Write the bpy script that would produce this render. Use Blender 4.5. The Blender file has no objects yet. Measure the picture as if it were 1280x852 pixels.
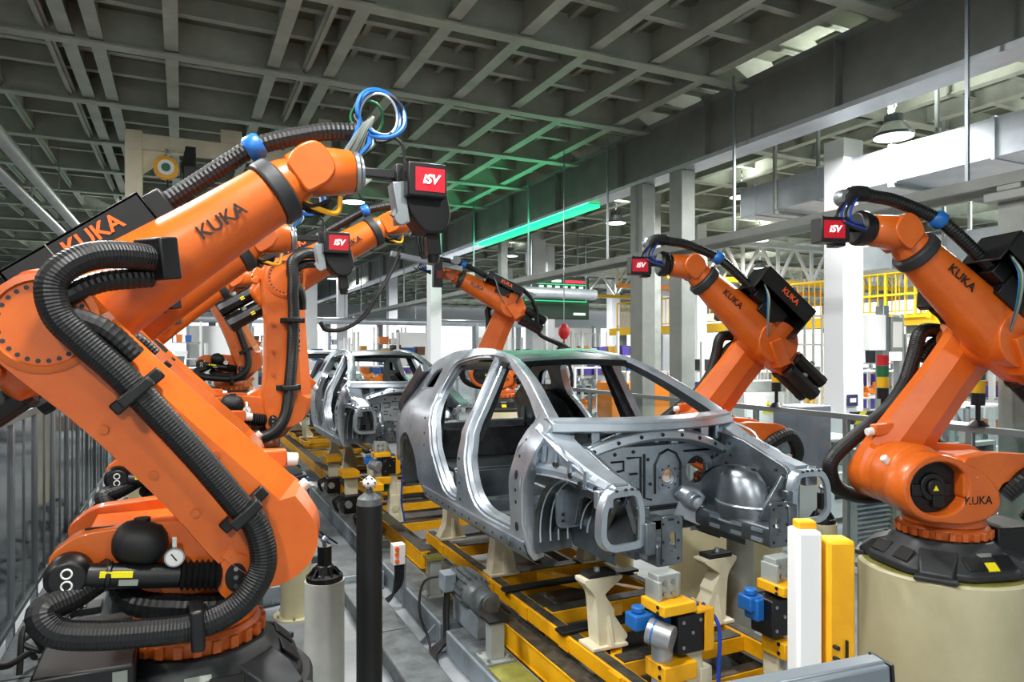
import bpy, bmesh, math, random
from mathutils import Vector, Matrix
from mathutils.geometry import delaunay_2d_cdt
random.seed(7)
SC = bpy.context.scene
COL = SC.collection
PI = math.pi
H = 2.3                       # eye height of the camera
F = 870.0                     # focal length in pixels of the 1280 wide frame
YAW = math.radians(25.4)      # the line runs along +Y, the camera looks to the right of it
sY, cY = math.sin(YAW), math.cos(YAW)

# ------------------------------------------------------------------ materials
MATS = {}
def lin(h):
    h = h.lstrip('#')
    out = []
    for i in (0, 2, 4):
        v = int(h[i:i+2], 16) / 255
        out.append(v / 12.92 if v <= .04045 else ((v + .055) / 1.055) ** 2.4)
    return out + [1]
def mat(name, col, rough=.5, metal=0., col2=None, scale=6., amt=.5, bump=0., bscale=40., emit=0., coat=0., stretch=None, rough2=None):
    if name in MATS: return MATS[name]
    m = bpy.data.materials.new(name); m.use_nodes = True
    nt = m.node_tree; b = nt.nodes['Principled BSDF']
    b.inputs['Base Color'].default_value = lin(col)
    b.inputs['Roughness'].default_value = rough
    b.inputs['Metallic'].default_value = metal
    if coat: b.inputs['Coat Weight'].default_value = coat
    if emit:
        b.inputs['Emission Color'].default_value = lin(col); b.inputs['Emission Strength'].default_value = emit
    tc = None
    if col2 or bump or rough2 is not None:
        tc = nt.nodes.new('ShaderNodeTexCoord')
        src = tc.outputs['Object']
        if stretch:
            mp = nt.nodes.new('ShaderNodeMapping'); mp.inputs['Scale'].default_value = stretch
            nt.links.new(src, mp.inputs['Vector']); src = mp.outputs['Vector']
    if col2 or rough2 is not None:
        n = nt.nodes.new('ShaderNodeTexNoise'); n.inputs['Scale'].default_value = scale; n.inputs['Detail'].default_value = 5
        n.inputs['Roughness'].default_value = .62
        nt.links.new(src, n.inputs['Vector'])
        r = nt.nodes.new('ShaderNodeValToRGB')
        r.color_ramp.elements[0].position = .5 - .25 * (1 - amt) - .05; r.color_ramp.elements[1].position = .5 + .25 * amt + .05
        if col2:
            r.color_ramp.elements[0].color = lin(col2); r.color_ramp.elements[1].color = lin(col)
            nt.links.new(n.outputs['Fac'], r.inputs['Fac']); nt.links.new(r.outputs['Color'], b.inputs['Base Color'])
        if rough2 is not None:
            mr = nt.nodes.new('ShaderNodeMapRange'); mr.inputs['From Min'].default_value = .3; mr.inputs['From Max'].default_value = .7
            mr.inputs['To Min'].default_value = rough; mr.inputs['To Max'].default_value = rough2
            nt.links.new(n.outputs['Fac'], mr.inputs['Value']); nt.links.new(mr.outputs['Result'], b.inputs['Roughness'])
    if bump:
        n2 = nt.nodes.new('ShaderNodeTexNoise'); n2.inputs['Scale'].default_value = bscale; n2.inputs['Detail'].default_value = 4
        nt.links.new(src, n2.inputs['Vector'])
        bp = nt.nodes.new('ShaderNodeBump'); bp.inputs['Strength'].default_value = bump; bp.inputs['Distance'].default_value = .01
        nt.links.new(n2.outputs['Fac'], bp.inputs['Height']); nt.links.new(bp.outputs['Normal'], b.inputs['Normal'])
    MATS[name] = m
    return m
def glass(name, tint, gloss=.12, rough=.05, body=0.0, bodycol='#8a9196'):
    if name in MATS: return MATS[name]
    m = bpy.data.materials.new(name); m.use_nodes = True
    nt = m.node_tree; nt.nodes.clear()
    o = nt.nodes.new('ShaderNodeOutputMaterial'); t = nt.nodes.new('ShaderNodeBsdfTransparent'); g = nt.nodes.new('ShaderNodeBsdfGlossy')
    t.inputs['Color'].default_value = lin(tint); g.inputs['Roughness'].default_value = rough
    lw = nt.nodes.new('ShaderNodeLayerWeight'); lw.inputs['Blend'].default_value = .35
    mr = nt.nodes.new('ShaderNodeMapRange'); mr.inputs['To Min'].default_value = gloss * .5; mr.inputs['To Max'].default_value = min(1, gloss * 4)
    nt.links.new(lw.outputs['Facing'], mr.inputs['Value'])
    mx = nt.nodes.new('ShaderNodeMixShader')
    nt.links.new(mr.outputs['Result'], mx.inputs['Fac']); nt.links.new(t.outputs['BSDF'], mx.inputs[1]); nt.links.new(g.outputs['BSDF'], mx.inputs[2])
    last = mx
    if body:
        d = nt.nodes.new('ShaderNodeBsdfDiffuse'); d.inputs['Color'].default_value = lin(bodycol)
        m2 = nt.nodes.new('ShaderNodeMixShader'); m2.inputs['Fac'].default_value = body
        nt.links.new(mx.outputs['Shader'], m2.inputs[1]); nt.links.new(d.outputs['BSDF'], m2.inputs[2]); last = m2
    nt.links.new(last.outputs['Shader'], o.inputs['Surface'])
    MATS[name] = m
    return m

ORANGE = mat('robot orange paint', '#da6a20', .34, 0, '#ca5a14', 3.5, .35, coat=.25)
ORANGE_D = mat('robot orange casting', '#cd6524', .45, 0, '#b3531a', 5, .4)
BLACK = mat('black plastic', '#0f1113', .4, 0, '#090a0b', 8, .4)
BLACKC = mat('black casting', '#303437', .5, 0, '#222527', 5, .4, bump=.1)
HOSE = mat('corrugated hose rubber', '#0a0c0e', .46)
RUBBER = mat('black rubber', '#0a0b0c', .6)
STEEL = mat('machined steel', '#aab0b4', .3, .9)
ALU = mat('aluminium profile', '#9ba3a8', .38, .8)
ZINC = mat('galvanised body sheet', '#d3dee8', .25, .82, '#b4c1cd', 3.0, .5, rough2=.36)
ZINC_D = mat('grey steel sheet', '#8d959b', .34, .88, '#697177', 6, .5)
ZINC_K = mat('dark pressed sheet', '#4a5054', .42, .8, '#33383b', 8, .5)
CREAM = mat('cream machine paint', '#e6e0c6', .42, 0, '#d6cfb2', 4, .5)
CREAM_D = mat('beige pedestal paint', '#cfc9a6', .45, 0, '#bdb692', 2.2, .5)
WHITE = mat('white paint', '#eef1f2', .4)
WHITE_C = mat('white post paint', '#dfe3dc', .4, 0, '#cdd2c8', 5, .4)
YELLOW = mat('conveyor yellow paint', '#f6b708', .42, 0, '#e09a05', 5, .45, rough2=.55)
SIGNY = mat('sign yellow', '#f5e61c', .5)
GREYB = mat('blue grey machine paint', '#8b98a0', .45, 0, '#6c777e', 4, .5)
GREYF = mat('worn floor beam steel', '#767d80', .45, .3, '#4a5052', 7, .5)
WEAR = mat('worn dark steel top', '#5a5850', .55, .4, '#2e2d2a', 14, .5)
GREYP = mat('grey post paint', '#a3aaa6', .45, 0, '#8c938f', 4, .5)
BLUE = mat('motor blue', '#1a66b4', .4)
BLUECAB = mat('blue cable', '#1c3f9e', .45)
GREEN = mat('green housing', '#156a3c', .5)
RED = mat('red enamel', '#c8202a', .45)
SILVER = mat('silver motor housing', '#b9bec2', .32, .7)
OLIVE = mat('olive plate', '#8d8c3e', .6, 0, '#6f6e30', 9, .5)
CEIL = mat('ceiling deck', '#7f8675', .8, 0, '#676e5e', 1.3, .5)
BEAM = mat('ceiling steel paint', '#b4bbac', .6, 0, '#9ba293', 2.2, .5)
COLG = mat('column steel grey', '#8d938f', .5, .1, '#7b817d', 2, .5)
COLW = mat('column white cladding', '#e9edf2', .45)
DUCT = mat('galvanised duct', '#d3dae2', .34, .55, '#bcc4cd', 2.5, .5)
SCREENR = mat('red display', '#c8142a', .35, emit=.3)
LETTW = mat('white display lettering', '#ffffff', .4, emit=1.2)
LETTK = mat('black lettering', '#1b1512', .5)
LETTO = mat('orange lettering', '#ff6a1c', .5)
LABELG = mat('grey rating plate', '#8f9790', .4, .3)
LABELW = mat('white sticker', '#e8e8e4', .5)
LAMP_E = mat('lamp diffuser', '#ffffff', .4, emit=8)
LAMPB = mat('lamp housing', '#5c6264', .4, .5)
GREENL = mat('green light strip', '#12f08a', .4, emit=5)
WHITEL = mat('white light strip', '#dfeaf4', .4, emit=1.6)
GREENS = mat('green signal', '#1ee07a', .4, emit=1.6)
PURPLE = mat('purple bin plastic', '#5a4aa8', .5)
CATY = mat('catwalk yellow paint', '#f2c014', .45)
ORANGEB = mat('orange cabinet paint', '#f08a1c', .45)
NAVY = mat('navy sign', '#23264f', .5)
DKGREEN = mat('display board green', '#0a3a2a', .4, emit=.25)
BGREEN = mat('display line green', '#2ce08a', .4, emit=1.3)
BWHITE = mat('display text white', '#e8fff2', .4, emit=1.6)
BRED = mat('display text red', '#ff3050', .4, emit=1.4)
RAILG = mat('anodised grey rail', '#78828a', .35, .4)
PANEL_L = glass('smoked fence panel', '#aab4ba', .22, .08, .18, '#6b757b')
PANEL_R = glass('clear fence panel', '#eef4f4', .06, .05)
FLOORM = None

# ------------------------------------------------------------------ mesh builder
def frame(d, up=Vector((0, 0, 1))):
    d = d.normalized()
    if abs(d.dot(up)) > .97: up = Vector((1, 0, 0))
    a = d.cross(up).normalized(); b = a.cross(d).normalized()
    return a, b
class MB:
    def __init__(self): self.v = []; self.f = []
    def add(self, vs, fs):
        k = len(self.v); self.v += [Vector(p) for p in vs]; self.f += [tuple(k + i for i in q) for q in fs]; return self
    def box(self, c, s, rot=None, M=None):
        hx, hy, hz = s[0] / 2, s[1] / 2, s[2] / 2
        R = rot if isinstance(rot, Matrix) else (Matrix.Rotation(rot, 3, 'Z') if rot else Matrix.Identity(3))
        c = Vector(c)
        vs = [c + R @ Vector((x * hx, y * hy, z * hz)) for x in (-1, 1) for y in (-1, 1) for z in (-1, 1)]
        if M: vs = [M @ p for p in vs]
        return self.add(vs, [(0, 1, 3, 2), (4, 6, 7, 5), (0, 4, 5, 1), (2, 3, 7, 6), (0, 2, 6, 4), (1, 5, 7, 3)])
    def bb(self, x0, x1, y0, y1, z0, z1):
        return self.box(((x0 + x1) / 2, (y0 + y1) / 2, (z0 + z1) / 2), (abs(x1 - x0), abs(y1 - y0), abs(z1 - z0)))
    def bar(self, p0, p1, w, h, up=Vector((0, 0, 1))):
        p0, p1 = Vector(p0), Vector(p1); a, b = frame(p1 - p0, up)
        vs = [p + a * (x * w / 2) + b * (y * h / 2) for p in (p0, p1) for x, y in ((-1, -1), (1, -1), (1, 1), (-1, 1))]
        return self.add(vs, [(0, 1, 2, 3), (7, 6, 5, 4), (0, 4, 5, 1), (1, 5, 6, 2), (2, 6, 7, 3), (3, 7, 4, 0)])
    def cyl(self, p0, p1, r0, r1=None, n=20, cap=True):
        r1 = r0 if r1 is None else r1
        return self.turn([(0, r0), (1, r1)], p0, p1, n, cap)
    def turn(self, prof, p0, p1, n=24, cap=True):
        """revolve prof [(t, r)] about the line p0 -> p1, t in units of its length"""
        p0, p1 = Vector(p0), Vector(p1); a, b = frame(p1 - p0); k = len(self.v)
        for t, r in prof:
            c = p0.lerp(p1, t)
            for i in range(n):
                w = 2 * PI * i / n
                self.v.append(c + a * (r * math.cos(w)) + b * (r * math.sin(w)))
        m = len(prof)
        for j in range(m - 1):
            for i in range(n):
                i2 = (i + 1) % n
                self.f.append((k + j * n + i, k + j * n + i2, k + (j + 1) * n + i2, k + (j + 1) * n + i))
        if cap:
            self.f.append(tuple(k + i for i in reversed(range(n)))); self.f.append(tuple(k + (m - 1) * n + i for i in range(n)))
        return self
    def tube(self, pts, r, n=10, cap=True, closed=False):
        pts = [Vector(p) for p in pts]; m = len(pts); k = len(self.v)
        rs = r if isinstance(r, (list, tuple)) else [r] * m
        a = None
        for j in range(m):
            if closed: d = pts[(j + 1) % m] - pts[j - 1]
            else: d = pts[min(j + 1, m - 1)] - pts[max(j - 1, 0)]
            d.normalize()
            if a is None: a, b = frame(d)
            else:
                a = (a - d * a.dot(d)); a = a.normalized() if a.length > 1e-6 else frame(d)[0]; b = a.cross(d).normalized()
            for i in range(n):
                w = 2 * PI * i / n
                self.v.append(pts[j] + a * (rs[j] * math.cos(w)) + b * (rs[j] * math.sin(w)))
        for j in range(m if closed else m - 1):
            j2 = (j + 1) % m
            for i in range(n):
                i2 = (i + 1) % n
                self.f.append((k + j * n + i, k + j * n + i2, k + j2 * n + i2, k + j2 * n + i))
        if cap and not closed:
            self.f.append(tuple(k + i for i in reversed(range(n)))); self.f.append(tuple(k + (m - 1) * n + i for i in range(n)))
        return self
    def loft(self, rings, cap=True, closed=True):
        n = len(rings[0]); k = len(self.v)
        for r in rings: self.v += [Vector(p) for p in r]
        for j in range(len(rings) - 1):
            for i in range(n if closed else n - 1):
                i2 = (i + 1) % n
                self.f.append((k + j * n + i, k + j * n + i2, k + (j + 1) * n + i2, k + (j + 1) * n + i))
        if cap and closed:
            self.f.append(tuple(k + i for i in reversed(range(n)))); self.f.append(tuple(k + (len(rings) - 1) * n + i for i in range(n)))
        return self
    def prism(self, poly, fn, d0, d1, chamfer=0., holes=()):
        """poly of (u, v); fn(u, v, w) -> point; between w = d0 and d1"""
        if not holes and not chamfer:
            return self.loft([[fn(u, v, d0) for u, v in poly], [fn(u, v, d1) for u, v in poly]])
        if not holes:
            cu = sum(p[0] for p in poly) / len(poly); q = offset(poly, chamfer); s = (d1 - d0)
            sg = 1 if s > 0 else -1
            return self.loft([[fn(u, v, d0) for u, v in poly], [fn(u, v, d1 - sg * chamfer) for u, v in poly], [fn(u, v, d1) for u, v in q]])
        vs, ts = triangulate(poly, holes)
        self.add([fn(u, v, d0) for u, v in vs], ts); self.add([fn(u, v, d1) for u, v in vs], [t[::-1] for t in ts])
        for c in [poly] + list(holes):
            self.loft([[fn(u, v, d0) for u, v in c], [fn(u, v, d1) for u, v in c]], cap=False)
        return self
    def build(self, name, material, parent=None, bevel=0., smooth=38, loc=None, recalc=True):
        me = bpy.data.meshes.new(name); me.from_pydata([tuple(p) for p in self.v], [], self.f); me.update()
        if recalc:
            bm = bmesh.new(); bm.from_mesh(me); bmesh.ops.recalc_face_normals(bm, faces=bm.faces[:]); bm.to_mesh(me); bm.free()
        me.polygons.foreach_set('use_smooth', [True] * len(me.polygons))
        me.set_sharp_from_angle(angle=math.radians(smooth))
        me.materials.append(material)
        o = bpy.data.objects.new(name, me); COL.objects.link(o)
        if parent: o.parent = parent
        if loc: o.location = loc
        if bevel:
            bv = o.modifiers.new('edge', 'BEVEL'); bv.width = bevel; bv.segments = 2; bv.limit_method = 'ANGLE'; bv.angle_limit = math.radians(40)
            bv.harden_normals = False
        return o
def each(g, name, material, parent=None, bevel=0.):
    """every connected piece of the builder becomes an object of its own"""
    p = list(range(len(g.v)))
    def find(i):
        while p[i] != i: p[i] = p[p[i]]; i = p[i]
        return i
    for f in g.f:
        a = find(f[0])
        for i in f[1:]: p[find(i)] = a
    gr = {}
    for f in g.f: gr.setdefault(find(f[0]), []).append(f)
    out = []
    for fs in gr.values():
        ids = sorted({i for f in fs for i in f}); mp = {i: k for k, i in enumerate(ids)}
        m = MB(); m.v = [g.v[i] for i in ids]; m.f = [tuple(mp[i] for i in f) for f in fs]
        out.append(m.build(name, material, parent, bevel))
    return out
def offset(poly, d):
    """move a closed polygon inwards by d (average of the edge normals)"""
    n = len(poly); A = sum(poly[i][0] * poly[(i + 1) % n][1] - poly[(i + 1) % n][0] * poly[i][1] for i in range(n))
    sg = 1 if A > 0 else -1; out = []
    for i in range(n):
        p0, p, p1 = poly[i - 1], poly[i], poly[(i + 1) % n]
        e0 = Vector((p[0] - p0[0], p[1] - p0[1])); e1 = Vector((p1[0] - p[0], p1[1] - p[1]))
        if e0.length < 1e-9: e0 = e1
        if e1.length < 1e-9: e1 = e0
        e0.normalize(); e1.normalize()
        nn = Vector((-e0.y - e1.y, e0.x + e1.x)) * sg
        if nn.length < 1e-6: nn = Vector((-e1.y, e1.x)) * sg
        nn.normalize(); k = max(.5, nn.dot(Vector((-e1.y, e1.x)) * sg))
        out.append((p[0] + nn.x * d / k, p[1] + nn.y * d / k))
    return out
def rpoly(pts, seg=5):
    """polygon corners (u, v, r) -> rounded polygon"""
    n = len(pts); out = []
    for i in range(n):
        p = Vector(pts[i][:2]); r = pts[i][2] if len(pts[i]) > 2 else 0
        a = Vector(pts[i - 1][:2]); b = Vector(pts[(i + 1) % n][:2])
        if r <= 0: out.append(tuple(p)); continue
        da, db = a - p, b - p
        ra, rb = min(r, da.length * .49), min(r, db.length * .49)
        s, e = p + da.normalized() * ra, p + db.normalized() * rb
        for k in range(seg + 1):
            t = k / seg
            q = s * (1 - t) ** 2 + p * (2 * t * (1 - t)) + e * t * t
            out.append(tuple(q))
    return out
def circ(u, v, r, n=20, r2=None, a0=0):
    r2 = r if r2 is None else r2
    return [(u + r * math.cos(a0 + 2 * PI * i / n), v + r2 * math.sin(a0 + 2 * PI * i / n)) for i in range(n)]
def inside(p, poly):
    x, y = p; c = False; n = len(poly); j = n - 1
    for i in range(n):
        xi, yi = poly[i]; xj, yj = poly[j]
        if (yi > y) != (yj > y) and x < (xj - xi) * (y - yi) / (yj - yi) + xi: c = not c
        j = i
    return c
def triangulate(outer, holes, grid=None):
    vs = []; es = []
    for c in [outer] + list(holes):
        k = len(vs); n = len(c); vs += [Vector(p) for p in c]; es += [(k + i, k + (i + 1) % n) for i in range(n)]
    if grid:
        us = [p[0] for p in outer]; ws = [p[1] for p in outer]
        u = min(us)
        edge = list(vs)
        while u < max(us):
            w = min(ws)
            while w < max(ws):
                if inside((u, w), outer) and not any(inside((u, w), h) for h in holes):
                    if all((q.x - u) ** 2 + (q.y - w) ** 2 > (grid * .45) ** 2 for q in edge): vs.append(Vector((u, w)))
                w += grid
            u += grid
    r = delaunay_2d_cdt(vs, es, [], 0, 1e-6)
    ov, tf = r[0], r[2]; ts = []
    for t in tf:
        c = sum((Vector(ov[i]) for i in t), Vector((0, 0))) / len(t)
        if inside(c, outer) and not any(inside(c, h) for h in holes): ts.append(tuple(t))
    return [tuple(p) for p in ov], ts
def spline(pts, n=8):
    pts = [Vector(p) for p in pts]; out = []
    for i in range(len(pts) - 1):
        p0 = pts[i - 1] if i else pts[0] * 2 - pts[1]; p1 = pts[i]; p2 = pts[i + 1]
        p3 = pts[i + 2] if i + 2 < len(pts) else p2 * 2 - p1
        for k in range(n):
            t = k / n
            out.append(.5 * (2 * p1 + (p2 - p0) * t + (2 * p0 - 5 * p1 + 4 * p2 - p3) * t * t + (3 * p1 - p0 - 3 * p2 + p3) * t ** 3))
    return out + [pts[-1]]
def resample(pts, step):
    out = [pts[0].copy()]; need = step
    for a, b in zip(pts, pts[1:]):
        L = (b - a).length; pos = 0
        while L - pos >= need:
            pos += need; out.append(a.lerp(b, pos / L)); need = step
        need -= (L - pos)
    return out
def ribbed(mb, pts, r, step=.012, depth=.05, n=12):
    p = resample(spline(pts, 14), step)
    return mb.tube(p, [r * (1 + (depth if i % 2 else 0)) for i in range(len(p))], n)
# ------------------------------------------------------------------ scene objects
def tag(o, label, cat, group=None, kind=None):
    o['label'] = label; o['category'] = cat
    if group: o['group'] = group
    if kind: o['kind'] = kind
    return o
def thing(name, label, cat, loc=(0, 0, 0), rz=0., group=None):
    o = bpy.data.objects.new(name, None); COL.objects.link(o); o.empty_display_size = .1
    o.location = loc; o.rotation_euler = (0, 0, rz)
    return tag(o, label, cat, group)
def struct(o):
    o['kind'] = 'structure'; return o
KIDS = {}
def copy_tree(o, parent=None):
    c = o.copy(); COL.objects.link(c)
    if parent: c.parent = parent
    for ch in list(o.children): copy_tree(ch, c)
    return c
def text(name, s, size, material, parent, M, extrude=.0015, shear=0., bold=0.):
    cu = bpy.data.curves.new(name, 'FONT'); cu.body = s; cu.size = size; cu.align_x = 'CENTER'; cu.align_y = 'CENTER'
    cu.extrude = extrude; cu.shear = shear; cu.offset = bold; cu.resolution_u = 3
    tmp = bpy.data.objects.new('tmp', cu)
    me = bpy.data.meshes.new_from_object(tmp); me.name = name; me.transform(M)
    bpy.data.objects.remove(tmp); bpy.data.curves.remove(cu)
    me.materials.clear(); me.materials.append(material)
    o = bpy.data.objects.new(name, me); COL.objects.link(o); o.parent = parent
    return o
def basis(x, y, o):
    """matrix whose x axis is x, y axis is y, origin o"""
    x = Vector(x).normalized(); y = Vector(y); y = (y - x * y.dot(x)).normalized(); z = x.cross(y)
    M = Matrix.Identity(4)
    for i in range(3): M[i][0], M[i][1], M[i][2], M[i][3] = x[i], y[i], z[i], o[i]
    return M
XZ = lambda u, v, w: Vector((u, w, v))
YZ = lambda u, v, w: Vector((w, u, v))
XY = lambda u, v, w: Vector((u, v, w))
# ================================================================== camera
cam = bpy.data.cameras.new('camera'); co = bpy.data.objects.new('camera', cam); COL.objects.link(co)
cam.sensor_width = 36; cam.lens = F / 1280 * 36; cam.clip_end = 300
cam.shift_y = 12 / 1280
co.location = (0, 0, H); co.rotation_euler = (PI / 2, 0, -YAW)
SC.camera = co
# ================================================================== hall
FX0, FX1, FY0, FY1 = -15., 40., -4., 56.
ZC = 5.9                       # underside of the ceiling beams
def floor_mat():
    m = bpy.data.materials.new('sealed concrete floor'); m.use_nodes = True; nt = m.node_tree; b = nt.nodes['Principled BSDF']
    tc = nt.nodes.new('ShaderNodeTexCoord')
    n = nt.nodes.new('ShaderNodeTexNoise'); n.inputs['Scale'].default_value = .7; n.inputs['Detail'].default_value = 7; n.inputs['Roughness'].default_value = .65
    r = nt.nodes.new('ShaderNodeValToRGB'); r.color_ramp.elements[0].position = .35; r.color_ramp.elements[0].color = lin('#5f666b'); r.color_ramp.elements[1].position = .68; r.color_ramp.elements[1].color = lin('#a5abb0')
    nt.links.new(tc.outputs['Object'], n.inputs['Vector']); nt.links.new(n.outputs['Fac'], r.inputs['Fac']); nt.links.new(r.outputs['Color'], b.inputs['Base Color'])
    b.inputs['Roughness'].default_value = .32
    return m
g = MB().bb(FX0, FX1, FY0, FY1, -.2, 0); struct(g.build('floor', floor_mat()))
g = MB().bb(FX0, 17, FY0, FY1, ZC + .42, ZC + .6); struct(g.build('ceiling', CEIL))
yy = FY0; k = 0
while yy < FY1:                              # open gaps added between deck strips let daylight into the neighbouring bay
    g = MB().bb(17, FX1, yy, min(FY1, yy + 1.9), ZC + .42, ZC + .6); struct(g.build('ceiling_strip', CEIL)); yy += 3.2
# beams along the line and across it
bx = [-12.5, -11.4, -10.3, -9.2, -8.1, -7.0, -5.9, -4.9, -3.9, -3.1, -2.25, -1.42, -1.2, -.9, -.11, 1.06, 1.48, 1.76, 2.70, 3.58, 4.5, 5.4, 6.34, 8.1, 9.0, 9.9, 10.8, 12.6, 13.5, 15.3, 17.1, 18.9, 20.7, 22.5, 24.3, 26.1, 28.]
for x in bx:
    thin = x < -1.3 or x in (1.48,)
    h = .30 if not thin else .24
    w = .15 if not thin else .11
    g = MB().bb(x - w / 2, x + w / 2, FY0 + .1, FY1 - .1, ZC + (.03 if not thin else .1), ZC + (.05 if not thin else .12)); g.bb(x - .02, x + .02, FY0 + .1, FY1 - .1, ZC + .05, ZC + .42)
    struct(g.build('ceiling_beam', BEAM))
y = .55
k = 0
while y < FY1 - 1:
    g = MB().bb(FX0 + .1, FX1 - .1, y - .09, y + .09, ZC - .02, ZC + .005); g.bb(FX0 + .1, FX1 - .1, y - .025, y + .025, ZC, ZC + .42)
    struct(g.build('ceiling_beam', BEAM))
    for q in (1, 2):                                   # lighter joists between the cross beams
        yy = y + q * 2.23 / 3
        g = MB().bb(FX0 + .1, FX1 - .1, yy - .05, yy + .05, ZC + .19, ZC + .205); g.bb(FX0 + .1, FX1 - .1, yy - .02, yy + .02, ZC + .19, ZC + .42)
        struct(g.build('ceiling_joist', BEAM))
    y += 2.23; k += 1
# short stiffening battens on the underside of the deck, right of the cell
for i in range(len(bx) - 1):
    if bx[i] < 1.7 or bx[i + 1] > 14: continue
    g = MB()
    for q in (.33, .67):
        xx = bx[i] + (bx[i + 1] - bx[i]) * q; g.bb(xx - .035, xx + .035, FY0 + .2, FY1 - .2, ZC + .36, ZC + .42)
    struct(g.build('ceiling_batten', BEAM))
# heavy girder over the right side of the cell, with a pale bottom flange
gx = 7.0
g = MB().bb(gx - .04, gx + .04, -2, 50, 5.12, ZC + .02); g.bb(gx - .2, gx + .2, -2, 50, ZC - .0, ZC + .02)
for q in range(24): g.bb(gx - .16, gx + .16, -1 + q * 2.23 - .01, -1 + q * 2.23 + .01, 5.14, ZC)
struct(g.build('ceiling_girder', COLG))
g = MB().bb(gx - .16, gx + .22, -2, 50, 5.06, 5.12); struct(g.build('ceiling_girder_flange', DUCT))
g = MB().bb(gx + .55, gx + .62, -2, 40, 5.3, 5.36); struct(g.build('ceiling_conduit', ALU))
g = MB().bb(gx + .75, gx + .79, -2, 40, 5.36, 5.42); struct(g.build('ceiling_conduit', ALU))
# walls
g = MB()
def wall_windows(name, m, axis, pos, a0, a1, piers, z0, z1):
    g = MB()
    t = .2
    def bb(u0, u1, w0, w1):
        if axis == 'Y': g.bb(u0, u1, pos, pos + t, w0, w1)
        else: g.bb(pos, pos + t, u0, u1, w0, w1)
    bb(a0, a1, 0, z0); bb(a0, a1, z1, ZC + .6)
    u = a0
    while u < a1:
        bb(u, min(a1, u + .5), z0, z1); u += piers
    return struct(g.build(name, m))
WALLM = mat('far wall paint', '#c9cdd0', .7)
wall_windows('wall_back', WALLM, 'Y', FY1, FX0, FX1, 4.2, 1.0, 4.4)
wall_windows('wall_right', WALLM, 'X', FX1, FY0, FY1, 4.2, 1.2, 5.4)
g = MB().bb(FX0 - .2, FX0, FY0, FY1, 0, ZC + .6); struct(g.build('wall_left', mat('left wall paint', '#7b8288', .7)))
g = MB().bb(FX0, FX1, FY0 - .2, FY0, 0, ZC + .6); struct(g.build('wall_front', WALLM))
# steel columns
def column(x, y, w, d, z1, m, z0=0., h=True, m2=None):
    g = MB()
    if h:
        g.bb(x - w / 2, x + w / 2, y - d / 2, y - d / 2 + .02, z0, z1); g.bb(x - w / 2, x + w / 2, y + d / 2 - .02, y + d / 2, z0, z1); g.bb(x - .012, x + .012, y - d / 2, y + d / 2, z0, z1)
    else: g.bb(x - w / 2, x + w / 2, y - d / 2, y + d / 2, z0, z1)
    g.bb(x - w / 2 - .1, x + w / 2 + .1, y - d / 2 - .1, y + d / 2 + .1, z0, z0 + .02)
    return struct(g.build('column', m, None, 0 if h else .012))
column(6.98, 9.6, .26, .34, 5.06, COLG, h=False); column(6.98, 8.58, .26, .3, 5.06, COLG, h=False)
column(8.6, 7.0, .40, .34, 5.3, COLW, h=False)
column(6.72, 3.62, .22, .30, 3.70, GREYP, h=False)
for x, yy, w in ((3.9, 24, .40), (10.6, 20.5, .5), (9.9, 13.2, .25), (13.6, 16, .35), (1.8, 26, .3), (-.4, 22, .3), (6.2, 30, .4), (9.5, 34, .45), (13, 28, .45), (17, 22, .4), (3.0, 38, .5), (-4, 30, .4), (20, 30, .5), (-3.5, 16, .3), (7.8, 17, .2), (12.2, 22.5, .3), (5.86, 17.0, .3)):
    column(x, yy, w, w, ZC + .3, COLW if w > .26 else GREYP, h=False)
# near right: bracket beam on the grey column carrying an overhead rail
g = MB().bb(6.5, 9.4, 3.52, 3.72, 3.70, 3.78); g.bb(6.5, 6.94, 3.42, 3.83, 3.62, 3.70); struct(g.build('column_bracket', GREYP, None, .01))
t = thing('overhead_rail', 'long grey double rail above the right fence, running the length of the cell', 'rail', (6.55, 0, 3.75))
g = MB().bb(-.06, .0, -1, 30, 0.0, .10); g.bb(.10, .15, -1, 30, -.05, .06); g.build('rail_profile', COLG, t)  # darker grey stands in for the shade on the rail
g = MB()
for q in range(10): g.bar((.0, 1 + q * 3, .10), (.0, 1 + q * 3, 5.9 - 3.75), .03, .03)
each(g, 'hanger_rod', ALU, t)
# ventilation ducts on the right
def duct(label, x, y0, y1, z0, z1, w, hang):
    t = thing('ventilation_duct', label, 'duct', (x, y0, z0))
    g = MB().bb(-w / 2, w / 2, 0, y1 - y0, 0, z1 - z0); d = g.build('duct_body', DUCT, t, .015)
    yy = .9
    while yy < y1 - y0:
        MB().bb(-w / 2 - .015, w / 2 + .015, yy, yy + .04, -.015, z1 - z0 + .015).build('duct_flange', DUCT, d); yy += 1.25
    for hy in hang:
        g = MB().bar((-w / 2 - .03, hy - y0, 0), (-w / 2 - .03, hy - y0, ZC - z0 + .1), .045, .045).bar((w / 2 + .03, hy - y0, 0), (w / 2 + .03, hy - y0, ZC - z0 + .1), .045, .045).bar((-w / 2 - .05, hy - y0, -.04), (w / 2 + .05, hy - y0, -.04), .05, .05)
        each(g, 'duct_hanger', GREYP, t)
duct('galvanised air duct hanging over the right edge, lit by the nearest dome lamp', 9.0, -1, 9.0, 4.54, 5.02, .9, (2.2, 4.2, 6.2, 8.2))
duct('lower galvanised air duct behind the robot at the right edge', 11.2, 2, 9.2, 3.7, 4.15, .6, (4.5, 7.0))
duct('large grey duct box hanging far behind the cell, at left centre', 1.5, 30, 46, 4.0, 4.9, 5.0, (32, 38))
t = thing('cable_tray', 'grey cable tray hanging at the upper left corner', 'cable tray', (-2.0, 5.9, 4.95))
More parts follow.
